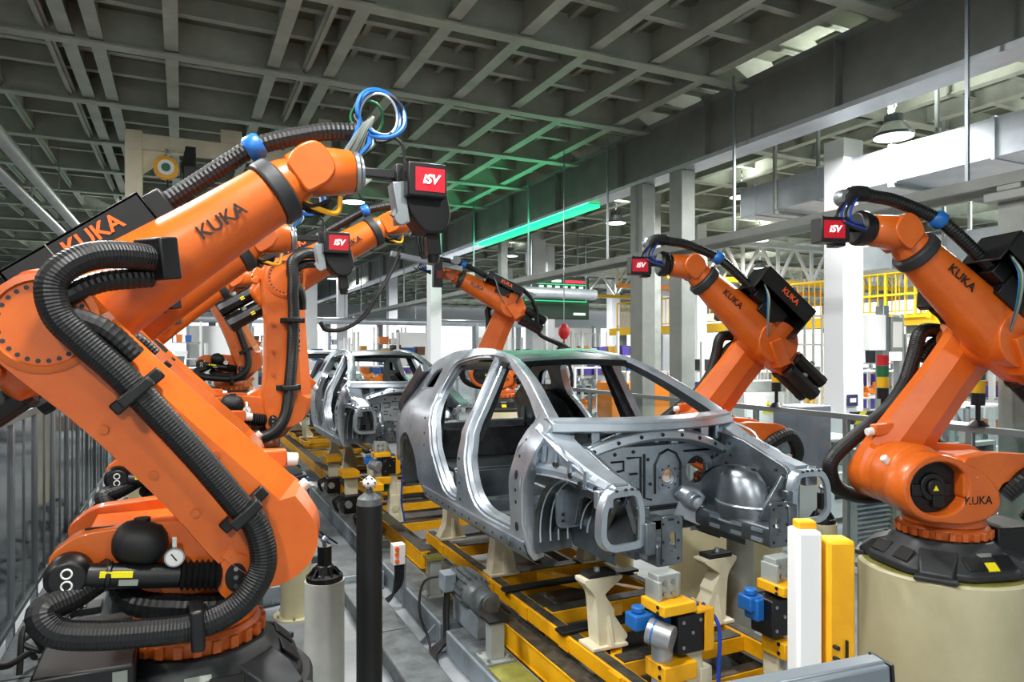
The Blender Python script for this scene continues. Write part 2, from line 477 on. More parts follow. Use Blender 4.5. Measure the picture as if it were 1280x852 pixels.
g = MB().bb(-.6, .16, 0, 2.2, 0, .16).bb(-.6, .2, 1.9, 2.4, -.1, .06); g.build('tray_channel', DUCT, t, .01); g = MB().bar((-.2, .4, .1), (-.2, .4, 1.3), .03, .03).bar((-.2, 1.8, .1), (-.2, 1.8, 1.3), .03, .03); each(g, 'hanger_rod', ALU, t)
for k, xx in enumerate((-1.95, -2.35)):
    g = MB().cyl((0, 0, 0), (0, 36, 0), .09, n=14); o = g.build('ceiling_pipe', GREYP, None, loc=(xx, 7.5, 4.85)); tag(o, ('right' if k == 0 else 'left') + ' one of two grey pipes running under the ceiling at far left', 'pipe')
    for q in range(6): MB().bar((0, q * 6 + 1, .08), (0, q * 6 + 1, 1.1), .02, .02).build('pipe_hanger', ALU, o)
# ---- lamps
def lamp(x, y, z, label, power, group=None, r=.24, up=.05):
    t = thing('pendant_lamp', label, 'lamp', (x, y, z), 0, group)
    g = MB().turn([(0, r), (.12, r * 1.02), (.3, r * .8), (.62, r * .48), (.66, r * .5), (.95, r * .46), (1, r * .3)], (0, 0, 0), (0, 0, .30), 26, cap=False); g.build('reflector_shade', LAMPB, t)
    MB().turn([(0, r * .97), (1, r * .97)], (0, 0, -.004), (0, 0, .004), 26).build('diffuser', LAMP_E, t)
    MB().tube([(0, 0, .28), (0, 0, .36), (.05, 0, .42), (0, 0, .48), (0, 0, max(.5, ZC + .1 - z))], .012, 8).build('suspension_hook', RUBBER, t)
    L = bpy.data.lights.new('bulb', 'AREA'); L.shape = 'DISK'; L.size = r * 1.9; L.energy = power; L.color = (1.0, .985, .95); L.spread = PI
    lo = bpy.data.objects.new('bulb', L); COL.objects.link(lo); lo.parent = t; lo.location = (0, 0, -.012)
    if up:
        U = bpy.data.lights.new('bulb_uplight', 'AREA'); U.shape = 'DISK'; U.size = .2; U.energy = power * up; U.color = (1, .99, .96)
        uo = bpy.data.objects.new('bulb_uplight', U); COL.objects.link(uo); uo.parent = t; uo.location = (0, 0, .33); uo.rotation_euler = (PI, 0, 0)
    return t
# ================================================================== industrial robots
def robot(label, loc, yaw, lean, elev, tool='camera', lower_text=False, dress='coil', group=None, a2z=.70, LF=1.25, hang=False):
    """six axis robot; local x points to the line, arm on the -y side, z = 0 at the underside of the base casting"""
    root = thing('industrial_robot', label, 'robot arm', loc, yaw, group)
    la, fe = math.radians(lean), math.radians(elev)
    A2 = Vector((.27, 0, a2z)); ua = Vector((-math.sin(la), 0, math.cos(la))); ub = Vector((math.cos(la), 0, math.sin(la)))
    LA = 1.175
    A3 = A2 + ua * LA
    fu = Vector((math.cos(fe), 0, math.sin(fe))); fd = Vector((-math.sin(fe), 0, math.cos(fe)))
    W = A3 + fu * LF
    Y = Vector((0, 1, 0))
    arm = lambda t, b, y: A2 + ua * t + ub * b + Y * y
    far = lambda t, d, y: A3 + fu * t + fd * d + Y * y
    # ---- base casting
    b = MB()
    def ring(r, z, p, n=32):
        out = []
        for i in range(n):
            a = 2 * PI * i / n; k = (abs(math.cos(a)) ** p + abs(math.sin(a)) ** p) ** (-1 / p)
            out.append((r * k * math.cos(a), r * k * math.sin(a), z))
        return out
    def octo(s_, z, k=.42): return [(u, v, z) for u, v in rpoly([(s_, s_ * k, .06), (s_ * k, s_, .06), (-s_ * k, s_, .06), (-s_, s_ * k, .06), (-s_, -s_ * k, .06), (-s_ * k, -s_, .06), (s_ * k, -s_, .06), (s_, -s_ * k, .06)], 3)]
    b.loft([octo(.42, 0), octo(.44, .012), octo(.44, .05), octo(.32, .165), octo(.30, .185), octo(.285, .205)])
    for k in range(4):
        a = PI / 4 + k * PI / 2; R_ = Matrix.Rotation(a, 3, 'Z')
        b.loft([[R_ @ Vector((r_, q, z_)) for r_, q, z_ in sec_] for sec_ in (((.30, -.13, .0), (.30, .13, .0), (.30, .11, .17), (.30, -.11, .17)), ((.42, -.12, .0), (.42, .12, .0), (.42, .10, .12), (.42, -.10, .12)), ((.505, -.10, .0), (.505, .10, .0), (.505, .085, .05), (.505, -.085, .05)))])
    for k in range(4):
        a = PI / 4 + k * PI / 2
        b.box((.50 * math.cos(a), .50 * math.sin(a), .015), (.07, .24, .03), a)
    base = b.build('base', BLACKC, root, .008)
    w = MB()
    for k in range(4):
        a = k * PI / 2
        for q in (-.19, .19):
            c = Vector((.382, q * .55, .110)); c.rotate(Matrix.Rotation(a, 3, 'Z'))
            w.box(c, (.10, .13, .012), Matrix.Rotation(a, 3, 'Z') @ Matrix.Rotation(.763, 3, 'Y'))
    each(w, 'pocket_shade_plate', RUBBER, base, .01)  # flush black plates stand in for the shade inside recesses
    for sg in (1, -1):
        s = MB().box((.0, sg * .402, .090), (.075, .06, .010), Matrix.Rotation(-sg * .763, 3, 'X')); s.build('warning_sticker', SIGNY, base)
        s = MB().box((-.0, sg * .343, .146), (.10, .026, .010), Matrix.Rotation(-sg * .763, 3, 'X')); s.build('rating_plate', LABELG, base)
    p = MB().bb(-.56, -.22, -.40, .22, .0, .28).build('connector_box', BLACK, root, .012)
    MB().box((-.27, -.402, .23), (.05, .004, .06)).build('rating_plate', LABELG, p)
    # ---- slew ring
    r = MB().turn([(0, .262), (.3, .272), (.8, .272), (1, .255)], (0, 0, .205), (0, 0, .285), 40)
    for i in range(24):
        a = 2 * PI * i / 24; r.box((.277 * math.cos(a), .277 * math.sin(a), .24), (.03, .036, .05), a)
    r.build('slew_ring', ORANGE_D, root, .004)
    # ---- carousel: lower drum, eye shaped motor housing (+y), axis-2 drum, rear fork
    c = MB()
    c.turn([(0, .25), (.5, .25), (1, .21)], (0, 0, .285), (0, 0, .40), 32); ey = a2z - .03
    outer = lambda y, k: [Vector((.27 + (.27 if math.cos(2 * PI * i / 36) > 0 else .46) * k * math.cos(2 * PI * i / 36), y, ey + .225 * k * math.sin(2 * PI * i / 36) + (.0 if math.cos(2 * PI * i / 36) > 0 else .09) * math.cos(2 * PI * i / 36) * k)) for i in range(36)]
    inner = lambda y, k=1.: [Vector((.275 + .205 * k * math.cos(2 * PI * i / 36), y, ey + .17 * k * math.sin(2 * PI * i / 36))) for i in range(36)]
    c.loft([inner(.205), inner(.29, 1.01), inner(.30, 1.06), outer(.295, .94), outer(.27, 1.), outer(.10, .95), outer(.0, .72)], cap=False)
    c.f.append(tuple(range(len(c.v) - 36, len(c.v))))
    c.turn([(0, .19), (.15, .225), (.8, .225), (1, .20)], (A2.x, .14, A2.z), (A2.x, -.13, A2.z), 32)
    for y0, y1 in ((-.30, -.20), (.20, .29)):
        c.prism(rpoly([(.10, .50, .03), (.10, .76, .05), (-.12, .79, .05), (-.42, .77, .05), (-.52, .69, .04), (-.50, .60, .03), (-.2, .60, .04), (-.1, .46, .03)]), XZ, y0, y1)
    c.bb(-.40, -.02, -.21, .21, .66, .74)
    c.prism(rpoly([(-.25, .36, .05), (.26, .36, .05), (.46, a2z - .12, .1), (.44, a2z + .06, .1), (.1, a2z + .08, .1), (-.22, .60, .1)]), XZ, -.12, .2)
    car = c.build('carousel', ORANGE, root, .014)
    MB().loft([inner(.16, .99), inner(.212, .99)]).build('eye_shade_plate', RUBBER, car)  # black plate added to paint the shade inside the eye opening
    MB().bb(-.40, -.15, -.255, -.24, .772, .778).build('cable_slot', RUBBER, car)
    m = MB().cyl((.27, .10, ey), (.27, .235, ey), .10, .09, 24).cyl((.27, .23, ey), (.27, .255, ey), .06, .05, 16); m.bb(.12, .42, .20, .228, ey - .06, ey + .02); m.bb(.20, .28, .21, .245, ey - .13, ey - .05)
    m.bb(.17, .37, .10, .17, ey - .12, ey + .12)
    mo = m.build('axis_motor', BLACK, car, .006)
    MB().prism([(.25, ey - .02), (.29, ey - .02), (.27, ey + .015)], XZ, .256, .259).build('warning_sticker', SIGNY, mo)
    MB().box((.03, .295, ey + .04), (.05, .006, .06)).build('code_label', LABELW, car)
    text('lettering', 'KUKA', .075, LETTK, car, basis((-1, 0, .0), (0, 0, 1), (.0, .298, ey - .085)), bold=.001)
    cp = MB().cyl((.45, .05, a2z + .10), (.49, .05, a2z + .14), .028, .026, 14); cp.build('end_stop', LABELW, car, .004)
    # ---- counterbalance
    hub = Vector((-.44, -.36, .63)); eye = Vector((.14, -.34, .55)); d = (eye - hub).normalized()
    h = MB().turn([(0, .05), (.0, .078), (.75, .078), (1, .06)], hub + Y * .06, hub - Y * .05, 28)
    h.turn([(0, .048), (1, .048)], hub + d * .05, hub + d * .38, 20).turn([(0, .056), (1, .056)], hub + d * .12, hub + d * .14, 20)
    cb = h.build('counterbalance', BLACK, root, .005)
    g = MB()
    for q in (-.022, .022): g.tube([hub - Y * .052 + Vector((.017 * math.cos(a / 16 * 2 * PI), 0, q + .017 * math.sin(a / 16 * 2 * PI))) for a in range(16)], .0035, 6, closed=True)
    each(g, 'hub_marking', LABELW, cb)
    n = 15; g = MB().turn([(i / (n - 1), .062 if i % 2 else .046) for i in range(n)], hub + d * .38, hub + d * .53, 20); g.build('bellows', RUBBER, cb)
    MB().cyl(hub + d * .52, eye, .03, n=16).build('piston_rod', STEEL, cb)
    MB().box(hub + d * .16 - Y * .045 + Vector((0, 0, .018)), (.11, .012, .022), Matrix.Rotation(.13, 3, 'Y')).build('warning_sticker', SIGNY, cb)
    MB().box(hub + d * .20 - Y * .046 + Vector((0, 0, -.012)), (.065, .012, .022), Matrix.Rotation(.13, 3, 'Y')).build('rating_plate', LABELG, cb)
    g = MB()
    prof = [(0, .02), (.06, .055), (.16, .075), (.3, .084), (.62, .084), (.8, .076), (.93, .05), (1, .015)]
    g.turn(prof, (-.30, -.30, .735), (-.11, -.34, .70), 22).cyl((-.2, -.30, .78), (-.2, -.30, .81), .03, n=12)
    g.build('accumulator', RUBBER, cb)
    ga = Vector((-.085, -.375, .66))
    g = MB().cyl(ga + Y * .02, ga - Y * .008, .037, .037, 24).bar(ga, ga + Vector((0, .03, .07)), .015, .015); gg = g.build('pressure_gauge', STEEL, cb)
    MB().cyl(ga - Y * .008, ga - Y * .0105, .031, n=24).build('dial', LABELW, gg)
    MB().bar(ga + Vector((-.012, -.012, .016)), ga + Vector((.008, -.012, -.012)), .005, .002, Y).build('needle', LETTK, gg)
    # ---- lower arm
    l = MB()
    af = lambda u, v, w: A2 + ub * u + ua * v + Y * w
    prof = rpoly([(-.20, -.15, .15), (.0, -.23, .15), (.20, -.15, .14), (.235, .08, .1), (.215, .32, .15), (.185, .80, .2), (.185, LA - .05, .12), (.20, LA + .08, .12), (.11, LA + .20, .12), (-.11, LA + .20, .12), (-.21, LA + .08, .12), (-.21, LA - .06, .12), (-.18, .80, .2), (-.19, .35, .15), (-.225, .06, .1)], 6)
    q1 = offset(prof, .012); q2 = offset(prof, .075)
    def ridge(k1, k2, iv): return [(u * (k1 if u > 0 else k2) if .05 < v < LA - .12 else u * (k1 + .25 if u > 0 else k2), min(max(v, -.23 + iv), LA + .20 - iv)) for u, v in prof]
    l.loft([[af(u, v, -.125) for u, v in ridge(.45, .30, .03)], [af(u, v, -.19) for u, v in prof], [af(u, v, -.28) for u, v in prof], [af(u, v, -.365) for u, v in ridge(.55, .93, .02)]])
    l.cyl(arm(0, .0, -.10), arm(0, 0, -.15), .215, n=32)
    # balancer lug
    l.loft([[eye + Vector((x, y, z)) for x, z in circ(0, 0, .075, 18, .095)] for y in (.02, -.035)])
    l.bar(eye + Vector((.0, -.005, .03)), arm(.02, .0, -.30), .16, .07, Y)
    lower = l.build('lower_arm', ORANGE, root, .006, smooth=24)
    g = MB()
    g.prism(circ(eye.x, eye.z, .042, 20, .058), XZ, eye.y - .0385, eye.y - .032); g.build('clevis_plate', RUBBER, lower)
    g = MB()
    for q in (-.035, 0, .035): g.cyl(eye + Vector((0, -.036, q)), eye + Vector((0, -.044, q)), .009, n=8)
    each(g, 'clevis_bolt', STEEL, lower)
    g = MB()
    for t, bq in ((.40, .085), (.62, .085), (.86, .085), (.28, -.125), (.5, -.125), (.75, -.125)):
        g.cyl(arm(t, bq, -.30), arm(t, bq, -.376), .017, n=12)
    each(g, 'cap_bolt', ORANGE_D, lower)
    e3 = [A3 - Y * .366]
    g = MB(); cc = A3 - Y * .30
    g.loft([[A3 + ub * (r_ * math.cos(a)) + ua * (r_ * math.sin(a)) - Y * y_ for a in [2 * PI * i / 32 for i in range(32)]] for r_, y_ in ((.175, .30), (.185, .372), (.16, .378), (.15, .358), (.128, .356), (.0001, .354))], cap=False)
    g.build('bearing_cover', ORANGE_D, lower, 0)
    g = MB()
    for i in range(26):
        a = 2 * PI * i / 26; pb = A3 + ub * (.139 * math.cos(a)) + ua * (.139 * math.sin(a)); g.cyl(pb - Y * .35, pb - Y * .366, .009, n=8)
    each(g, 'bolt_ring', BLACKC, lower)
    g = MB().bar(arm(LA + .02, -.17, -.24), arm(LA + .06, -.27, -.24), .1, .1, Y); g.cyl(arm(LA - .02, -.25, -.20), arm(LA - .02, -.25, -.30), .035, n=14); g.build('stop_lug', ORANGE, lower, .01)
    g = MB().bar(arm(.26, .16, -.2), arm(.16, .265, -.2), .08, .07, Y); lug = g.build('stop_block', ORANGE, lower, .01)
    MB().cyl(arm(.155, .262, -.2), arm(.12, .295, -.2), .03, .027, 14).build('end_stop', LABELW, lug, .004)
    if lower_text:
        text('lettering', 'KUKA', .10, LETTK, lower, basis(ua, -ub, arm(.62, .09, -.368)), bold=.001)
    # ---- forearm
    f = MB()
    n = 28
    def sec(t, ry, rd, dy=0., dd=0., p=2.):
        out = []
        for i in range(n):
            a = 2 * PI * i / n; k = (abs(math.cos(a)) ** p + abs(math.sin(a)) ** p) ** (-1 / p)
            out.append(far(t, dd + rd * k * math.sin(a), dy + ry * k * math.cos(a)))
        return out
    f.loft([sec(-.30, .10, .10, .03, -.05, 3), sec(-.28, .13, .13, .03, -.05, 3), sec(-.05, .165, .20, .02, 0, 3), sec(.18, .165, .195, .02, 0, 2.6), sec(.40, .16, .175, .01, 0, 2.2), sec(.70, .15, .155, 0, 0, 2), sec(LF - .25, .142, .142), sec(LF - .22, .142, .142)])
    f.cyl(A3 - Y * .14, A3 + Y * .2, .20, n=32)
    f.bar(far(-.18, -.14, .16), far(.05, -.02, .16), .13, .16, Y)
    fore = f.build('forearm', ORANGE, root, .008)
    text('lettering', 'KUKA', .085, LETTK, fore, basis(fu, fd, far(.77, 0., -.152)), bold=.001)
    text('lettering', 'KUKA', .085, LETTK, fore, basis(-fu + Y * .07, fd, far(LF - .46, .0, .163)), bold=.001)
    g = MB().cyl(far(.10, -.05, -.16), far(.06, -.09, -.26), .05, .03, 14); g.build('stop_boss', ORANGE, fore, .005)
    MB().cyl(far(.062, -.088, -.26), far(.055, -.094, -.285), .034, n=14).build('end_stop', LABELW, fore, .004)
    for q, (dq, yq) in enumerate(((.03, .13), (-.14, .02), (-.12, .17))):
        g = MB().turn([(0, .07), (.08, .078), (.10, .07), (.8, .07), (.85, .076), (1, .07)], far(-.24, dq, yq), far(-.62, dq, yq), 8)
        mo = g.build('wrist_motor', BLACK, fore, .004)
        MB().bar(far(-.36, dq, yq - .067), far(-.40, dq, yq - .067), .03, .003, Y).build('warning_sticker', SIGNY, mo)
        g = MB().cyl(far(-.42, dq + .05, yq), far(-.42, dq + .09, yq), .025, n=10); g.build('motor_plug', LABELG, mo)
    # ---- dress pack box on the back of the forearm
    g = MB()
    g.bb(0, 0, 0, 0, 0, 0) if False else None
    bs = 1.4 if tool == 'box' else 1.
    def fbox(mb, t0, t1, d0, d1, y0, y1):
        d0, d1 = d0 * bs, d1 * bs
        mb.add([far(t, dd, y) for t in (t0, t1) for dd in (d0, d1) for y in (y0, y1)], [(0, 1, 3, 2), (4, 6, 7, 5), (0, 4, 5, 1), (2, 3, 7, 6), (0, 2, 6, 4), (1, 5, 7, 3)])
    fbox(g, -.04, .58, .285, .30, .00, .32); fbox(g, -.04, .58, .06, .30, .00, .012); fbox(g, -.04, .58, .19, .30, .308, .32); fbox(g, -.04, -.025, .05, .30, 0, .32); fbox(g, .565, .58, .12, .30, 0, .32)
    fbox(g, .10, .36, .06, .18, .0, .2)
    bx = g.build('hose_carrier_box', BLACK, fore, .004)
    text('lettering', 'KUKA', .095, LETTO, bx, basis(fu, fd, far(.33, .235 * bs, -.003)), bold=.002)
    text('lettering', 'KUKA', .075, LETTO, bx, basis(-fu, fd, far(.25, .245 * bs, .323)), bold=.001)
    g = MB(); fbox(g, .16, .164, .07, .30, -.003, .0); g.build('seam_strip', LABELG, bx)
    for k, mm in enumerate((BLUE, GREEN, LABELG)):
        g = MB().tube(spline([far(.50, .28 - .01 * k, .27 + .012 * k), far(.42, .18, .34 + .012 * k), far(.30, .06, .32 + .01 * k), far(.12, -.04, .2)], 6), .008, 8); g.build('carrier_cable', mm, bx)
    # ---- wrist
    MB().turn([(0, .15), (.1, .158), (.9, .158), (1, .145)], far(LF - .22, 0, 0), far(LF - .14, 0, 0), 32).build('wrist_collar', BLACKC, root, .006)
    ha = math.radians(6); hu = Vector((math.cos(ha), 0, math.sin(ha))); hd = Vector((-math.sin(ha), 0, math.cos(ha)))
    y = MB(); y.turn([(0, .128), (.25, .118), (.7, .085), (1, .08)], far(LF - .14, 0, 0), far(LF + .05, 0, 0), 24)
    for s_ in (-.095, .095):
        y.prism(rpoly([(1.16, -.09, .03), (1.16, .07, .03), (1.25, .115, .06), (1.36, .09, .07), (1.36, -.06, .07), (1.28, -.10, .04)]), lambda u, v, w_: far(u - 1.25 + LF, v - .0, w_), s_ - .028, s_ + .028)
    y.build('wrist_fork', ORANGE, root, .01)
    hand = lambda t, dd, yy: W + hu * t + hd * dd + Y * yy
    g = MB()
    def hs(t, ry, rd, p=2.): return [W + hu * t + hd * (rd * (abs(math.cos(a)) ** p + abs(math.sin(a)) ** p) ** (-1 / p) * math.sin(a)) + Y * (ry * (abs(math.cos(a)) ** p + abs(math.sin(a)) ** p) ** (-1 / p) * math.cos(a)) for a in [2 * PI * i / 26 for i in range(26)]]
    g.loft([hs(-.11, .05, .05), hs(-.10, .075, .075, 2.5), hs(-.04, .10, .108, 2.8), hs(.05, .118, .112, 2.8), hs(.13, .115, .108, 2.4), hs(.20, .105, .105), hs(.215, .095, .095)])
    for a in range(8):
        for s_ in (-1, 1): g.cyl(W + hu * (.06 * math.cos(a * PI / 4)) + hd * (.06 * math.sin(a * PI / 4)) + Y * s_ * .108, W + hu * (.06 * math.cos(a * PI / 4)) + hd * (.06 * math.sin(a * PI / 4)) + Y * s_ * .122, .011, n=8)
    wh = g.build('wrist_hand', ORANGE, root, .006)
    g = MB().turn([(0, .10), (.5, .10), (.6, .085), (1, .085)], hand(.215, 0, 0), hand(.26, 0, 0), 28); g.build('tool_flange', BLACK if tool == 'box' else STEEL, wh, .003)
    if tool == 'box':
        MB().turn([(0, .115), (.7, .12), (1, .10)], hand(.25, 0, 0), hand(.33, 0, 0), 28).build('flange_disc', BLACK, wh, .004)
    # ---- tool: bar with a red display box, and a camera head on some
    if tool:
        T = Vector((W.x, 0, W.z))
        g = MB().bar(hand(.25, 0, 0), T + Vector((.45, 0, .03)), .05, .045)
        g.bb(T.x + .42, T.x + .50, -.05, .05, T.z - .10, T.z + .08)
        tl = g.build('tool_bar', BLACK, root, .006)
        bc = T + Vector((.545, -.10, -.015)) if tool == 'camera' else T + Vector((.53, .04, .0))
        sgn = -1 if tool == 'camera' else 1
        g = MB().box(bc, (.20, .13, .165)); db = g.build('display_box', BLACK, tl, .008)
        so = Vector((0, sgn * .066, 0))
        MB().box(bc + so + Vector((.012, 0, 0)), (.15, .004, .115)).build('screen', SCREENR, db)
        text('lettering', 'iSV', .062, LETTW, db, basis((-sgn, 0, 0), (0, 0, 1), bc + so * 1.06 + Vector((.012, 0, 0))), shear=.25, bold=.002)
        if tool == 'camera':
            g = MB().prism(rpoly([(-.05, -.02, .02), (.07, .0, .02), (.17, -.04, .03), (.20, -.16, .04), (.16, -.26, .04), (.05, -.26, .04), (-.03, -.16, .03)]), lambda u, v, w_: T + Vector((.50 + u, w_, v)), -.09, .07)
            hd_ = g.build('camera_head', BLACK, tl, .012)
            g = MB().bar(T + Vector((.62, 0, -.24)), T + Vector((.63, 0, -.36)), .06, .07).cyl(T + Vector((.63, 0, -.36)), T + Vector((.63, 0, -.40)), .035, .028, 14); g.build('probe', BLACK, hd_, .004)
            g = MB().bar(T + Vector((.42, -.04, -.02)), T + Vector((.45, -.04, -.22)), .10, .06); g.build('sensor_bracket', ALU, tl, .004)
            g = MB().bar(T + Vector((.40, -.06, -.16)), T + Vector((.46, -.06, -.20)), .03, .05).cyl(T + Vector((.43, -.05, -.20)), T + Vector((.43, -.10, -.20)), .03, n=14); g.build('sensor', STEEL, tl)
    # ---- hoses
    h0 = .455
    base_pts = [(-.30, -.30, .62), (-.42, -.37, .56), (-.51, -.43, .53), (-.47, -.46, .465), (-.36, -.47, .435), (-.19, -.47, .415), (.0, -.465, .41), (.15, -.46, .47), (.235, -.455, .60)]
    pts = [Vector(p) for p in base_pts] + [arm(.085, .0, -.45), arm(.21, .013, -.45), arm(.434, .036, -.445), arm(.66, .05, -.445), arm(.865, .06, -.445), arm(1.03, .055, -.45)]
    if tool == 'box' or hang:
        pts = [Vector(p) for p in ((-.30, -.30, .62), (-.42, -.37, .56), (-.47, -.44, .465), (-.19, -.47, .415), (.2, -.46, .36), (.46, -.44, .42), (.57, -.40, .54), (.56, -.38, .68))] + [arm(.21, .19, -.40), arm(.434, .12, -.42), arm(.66, .12, -.42), arm(.865, .20, -.40), arm(1.045, .27, -.38)]
        pts += [arm(1.15, .085, -.46).lerp(far(.03, .13, -.46), .5)]
        pts += [far(.17, .115, -.43), far(.32, .06, -.34), far(.45, .0, -.24)]
    else:
        pts += [arm(1.155, .06, -.455), far(.11, .085, -.455), far(.19, .115, -.44), far(.28, .105, -.40), far(.37, .06, -.33), far(.45, .0, -.25)]
    g = MB(); ribbed(g, pts, .052, .0065, .032, 14); hz = g.build('main_hose', HOSE, root, smooth=20)
    for t, bq in ((.16, .01), (.78, .056)):
        g = MB().bar(arm(t - .022, bq, -.445), arm(t + .022, bq, -.445), .135, .135, Y); g.bar(arm(t, bq - .11, -.38), arm(t, bq + .11, -.38), .05, .04, Y); g.build('hose_clamp', BLACK, hz, .008)
    g = MB().bar(Vector((-.03, -.465, .41)), Vector((.02, -.465, .412)), .15, .16); g.bar((-.0, -.46, .36), (-.0, -.40, .30), .05, .03); g.build('hose_clamp', BLACK, hz, .012)
    g = MB().bar(far(.43, .01, -.25), far(.49, -.02, -.2), .17, .17); g.build('hose_clamp', BLACK, hz, .008)
    g = MB(); ribbed(g, [(-.28, -.20, .52), (-.22, -.28, .47), (-.05, -.32, .44), (.1, -.30, .42), (.2, -.1, .42), (.16, .1, .40)], .05, .012, .06, 12); g.build('supply_hose', HOSE, root, smooth=20)
    if tool == 'box' or hang:
      g = MB(); ribbed(g, [(-.62, .05, .28), (-.66, .16, .48), (-.52, .26, .66), (-.34, .30, .62), (-.22, .25, .50)], .06, .012, .06, 12); g.build('supply_hose', HOSE, root, smooth=20)
    # inner hose next to the big one
    g = MB(); ribbed(g, [arm(.88, .14, -.395), arm(1.03, .13, -.41), far(.06, .02, -.40), far(.14, .035, -.38), far(.25, .02, -.32), far(.40, -.05, -.22)], .04, .012, .06, 12); g.build('cable_hose', HOSE, root, smooth=20)
    # hose along the forearm
    g = MB(); hp = [far(LF - .69, .22, .13), far(LF - .45, .225, .12), far(LF - .25, .23, .10), far(LF - .09, .22, .07), W + Vector((.06, .05, .21)), W + Vector((.22, .05, .235)), W + Vector((.30, .05, .25))]
    ribbed(g, hp, .042, .011, .06, 12); dh = g.build('dress_hose', HOSE, root, smooth=20)
    MB().turn([(0, .05), (.2, .062), (.8, .062), (1, .05)], far(LF - .16, .228, .085), far(LF - .08, .222, .07), 18).build('hose_coupling', BLUE, dh)
    g = MB().box(far(LF - .64, .225, .13), (.12, .12, .12), Matrix.Rotation(-fe, 3, 'Y')); g.build('hose_clamp', BLACK, dh, .01)
    def loop(c, r, tilt, k, wob=.0):
        return [c + Vector((r * math.cos(2 * PI * i / 20), .05 * math.sin(2 * PI * i / 20 + k) + tilt * r * math.sin(2 * PI * i / 20), r * math.sin(2 * PI * i / 20))) for i in range(-5, 14)]
    if dress == 'coil':
        c0 = W + Vector((.36, .02, .335))
        for k, (rr, th, mm) in enumerate(((.125, .011, BLUE), (.112, .008, BLUE), (.098, .006, LABELW), (.078, .007, GREEN), (.12, .009, RUBBER))):
            cc0 = c0 + Vector((-.02 * k if k == 3 else 0, 0.01 * k, -.02 if k == 3 else 0))
            lp = [cc0 + Vector((rr * math.cos(a), .03 * math.sin(a * 1.5 + k), rr * math.sin(a))) for a in [PI * 1.15 - 2 * PI * .93 * i / 22 for i in range(23)]]
            lp = [W + Vector((.16 + .015 * k, -.02 + .02 * k, .09)), W + Vector((.22, .01 * k, .19))] + lp + [W + Vector((.30 + .01 * k, .02, .18)), W + Vector((.24, .02 + .01 * k, .10))]
            g = MB().tube(spline(lp, 3), th, 8); g.build('cable_loop', mm, dh)
        g = MB().tube(spline([W + Vector((.40, 0, .24)), W + Vector((.46, -.02, .18)), W + Vector((.47, -.02, .10)), W + Vector((.50, -.05, .05))], 5), .008, 8); g.build('cable_loop', RUBBER, dh)
        g = MB()
        for k in range(5): g.bar(W + Vector((.16 + .02 * k, -.04 + .02 * k, .09)), W + Vector((.27 + .012 * k, 0, .27 + .01 * k)), .014, .014)
        each(g, 'cable_bundle', LABELG, dh)
        g = MB()
        for k in range(6):
            x0 = .02 + .03 * (k % 3); g.tube(spline([far(LF - .12, -.11, -.06 + .02 * k), W + Vector((x0, -.06 + .025 * k, -.17 - .015 * (k % 2))), W + Vector((.10, -.05 + .02 * k, -.13))], 5), .009, 7)
        g.build('wrist_cable', RUBBER, dh)
        g = MB().tube(spline([far(LF - .11, -.10, -.03), W + Vector((.04, -.05, -.18)), W + Vector((.13, -.04, -.19)), W + Vector((.15, -.03, -.11))], 5), .013, 8); g.build('wrist_cable', YELLOW, dh)
    elif dress == 'over':
        g = MB(); ribbed(g, [W + Vector((.28, .05, .25)), W + Vector((.36, .05, .25)), W + Vector((.42, .05, .22)), W + Vector((.44, .04, .17))], .05, .012, .08, 12); g.build('cable_loop', RUBBER, dh)
        g = MB().turn([(0, .04), (.2, .055), (.8, .055), (1, .04)], W + Vector((.44, .0, .22)), W + Vector((.44, .09, .22)), 18); g.build('cable_drum', ALU, dh)
        for k in range(4):
            g = MB().tube(spline([W + Vector((.36 + .02 * k, .08, .22)), W + Vector((.42 + .03 * k, .09, .12)), W + Vector((.40 + .03 * k, .10, .05)), W + Vector((.32, .09 + .01 * k, .04 - .02 * k))], 6), .009, 8); g.build('cable_loop', RUBBER if k % 2 else BLUECAB, dh)
        g = MB().tube(spline([W + Vector((.44, .08, .2)), W + Vector((.50, .09, .12)), W + Vector((.55, .08, .06)), W + Vector((.60, .06, .09))], 6), .008, 8); g.build('cable_loop', RUBBER, dh)
    if hang:
        for k in range(3):
            g = MB().tube(spline([far(.45, .24, .1 + .05 * k), far(.15, .30, .12 + .06 * k), far(-.15, .28, .10 + .06 * k), far(-.42, .10, .08 + .05 * k), far(-.62, -.2, .06 + .05 * k), Vector((-1.02 - .05 * k, .1, 1.02)), Vector((-1.04 - .06 * k, .1, .72))], 7), .026, 8); g.build('hanging_hose', RUBBER, dh)
        for k in range(4): g = MB().bar(far(.40 - .2 * k, .20, .13), far(.40 - .2 * k, .34, .13), .05, .16); g.build('hose_clamp', ALU, dh)
    return root

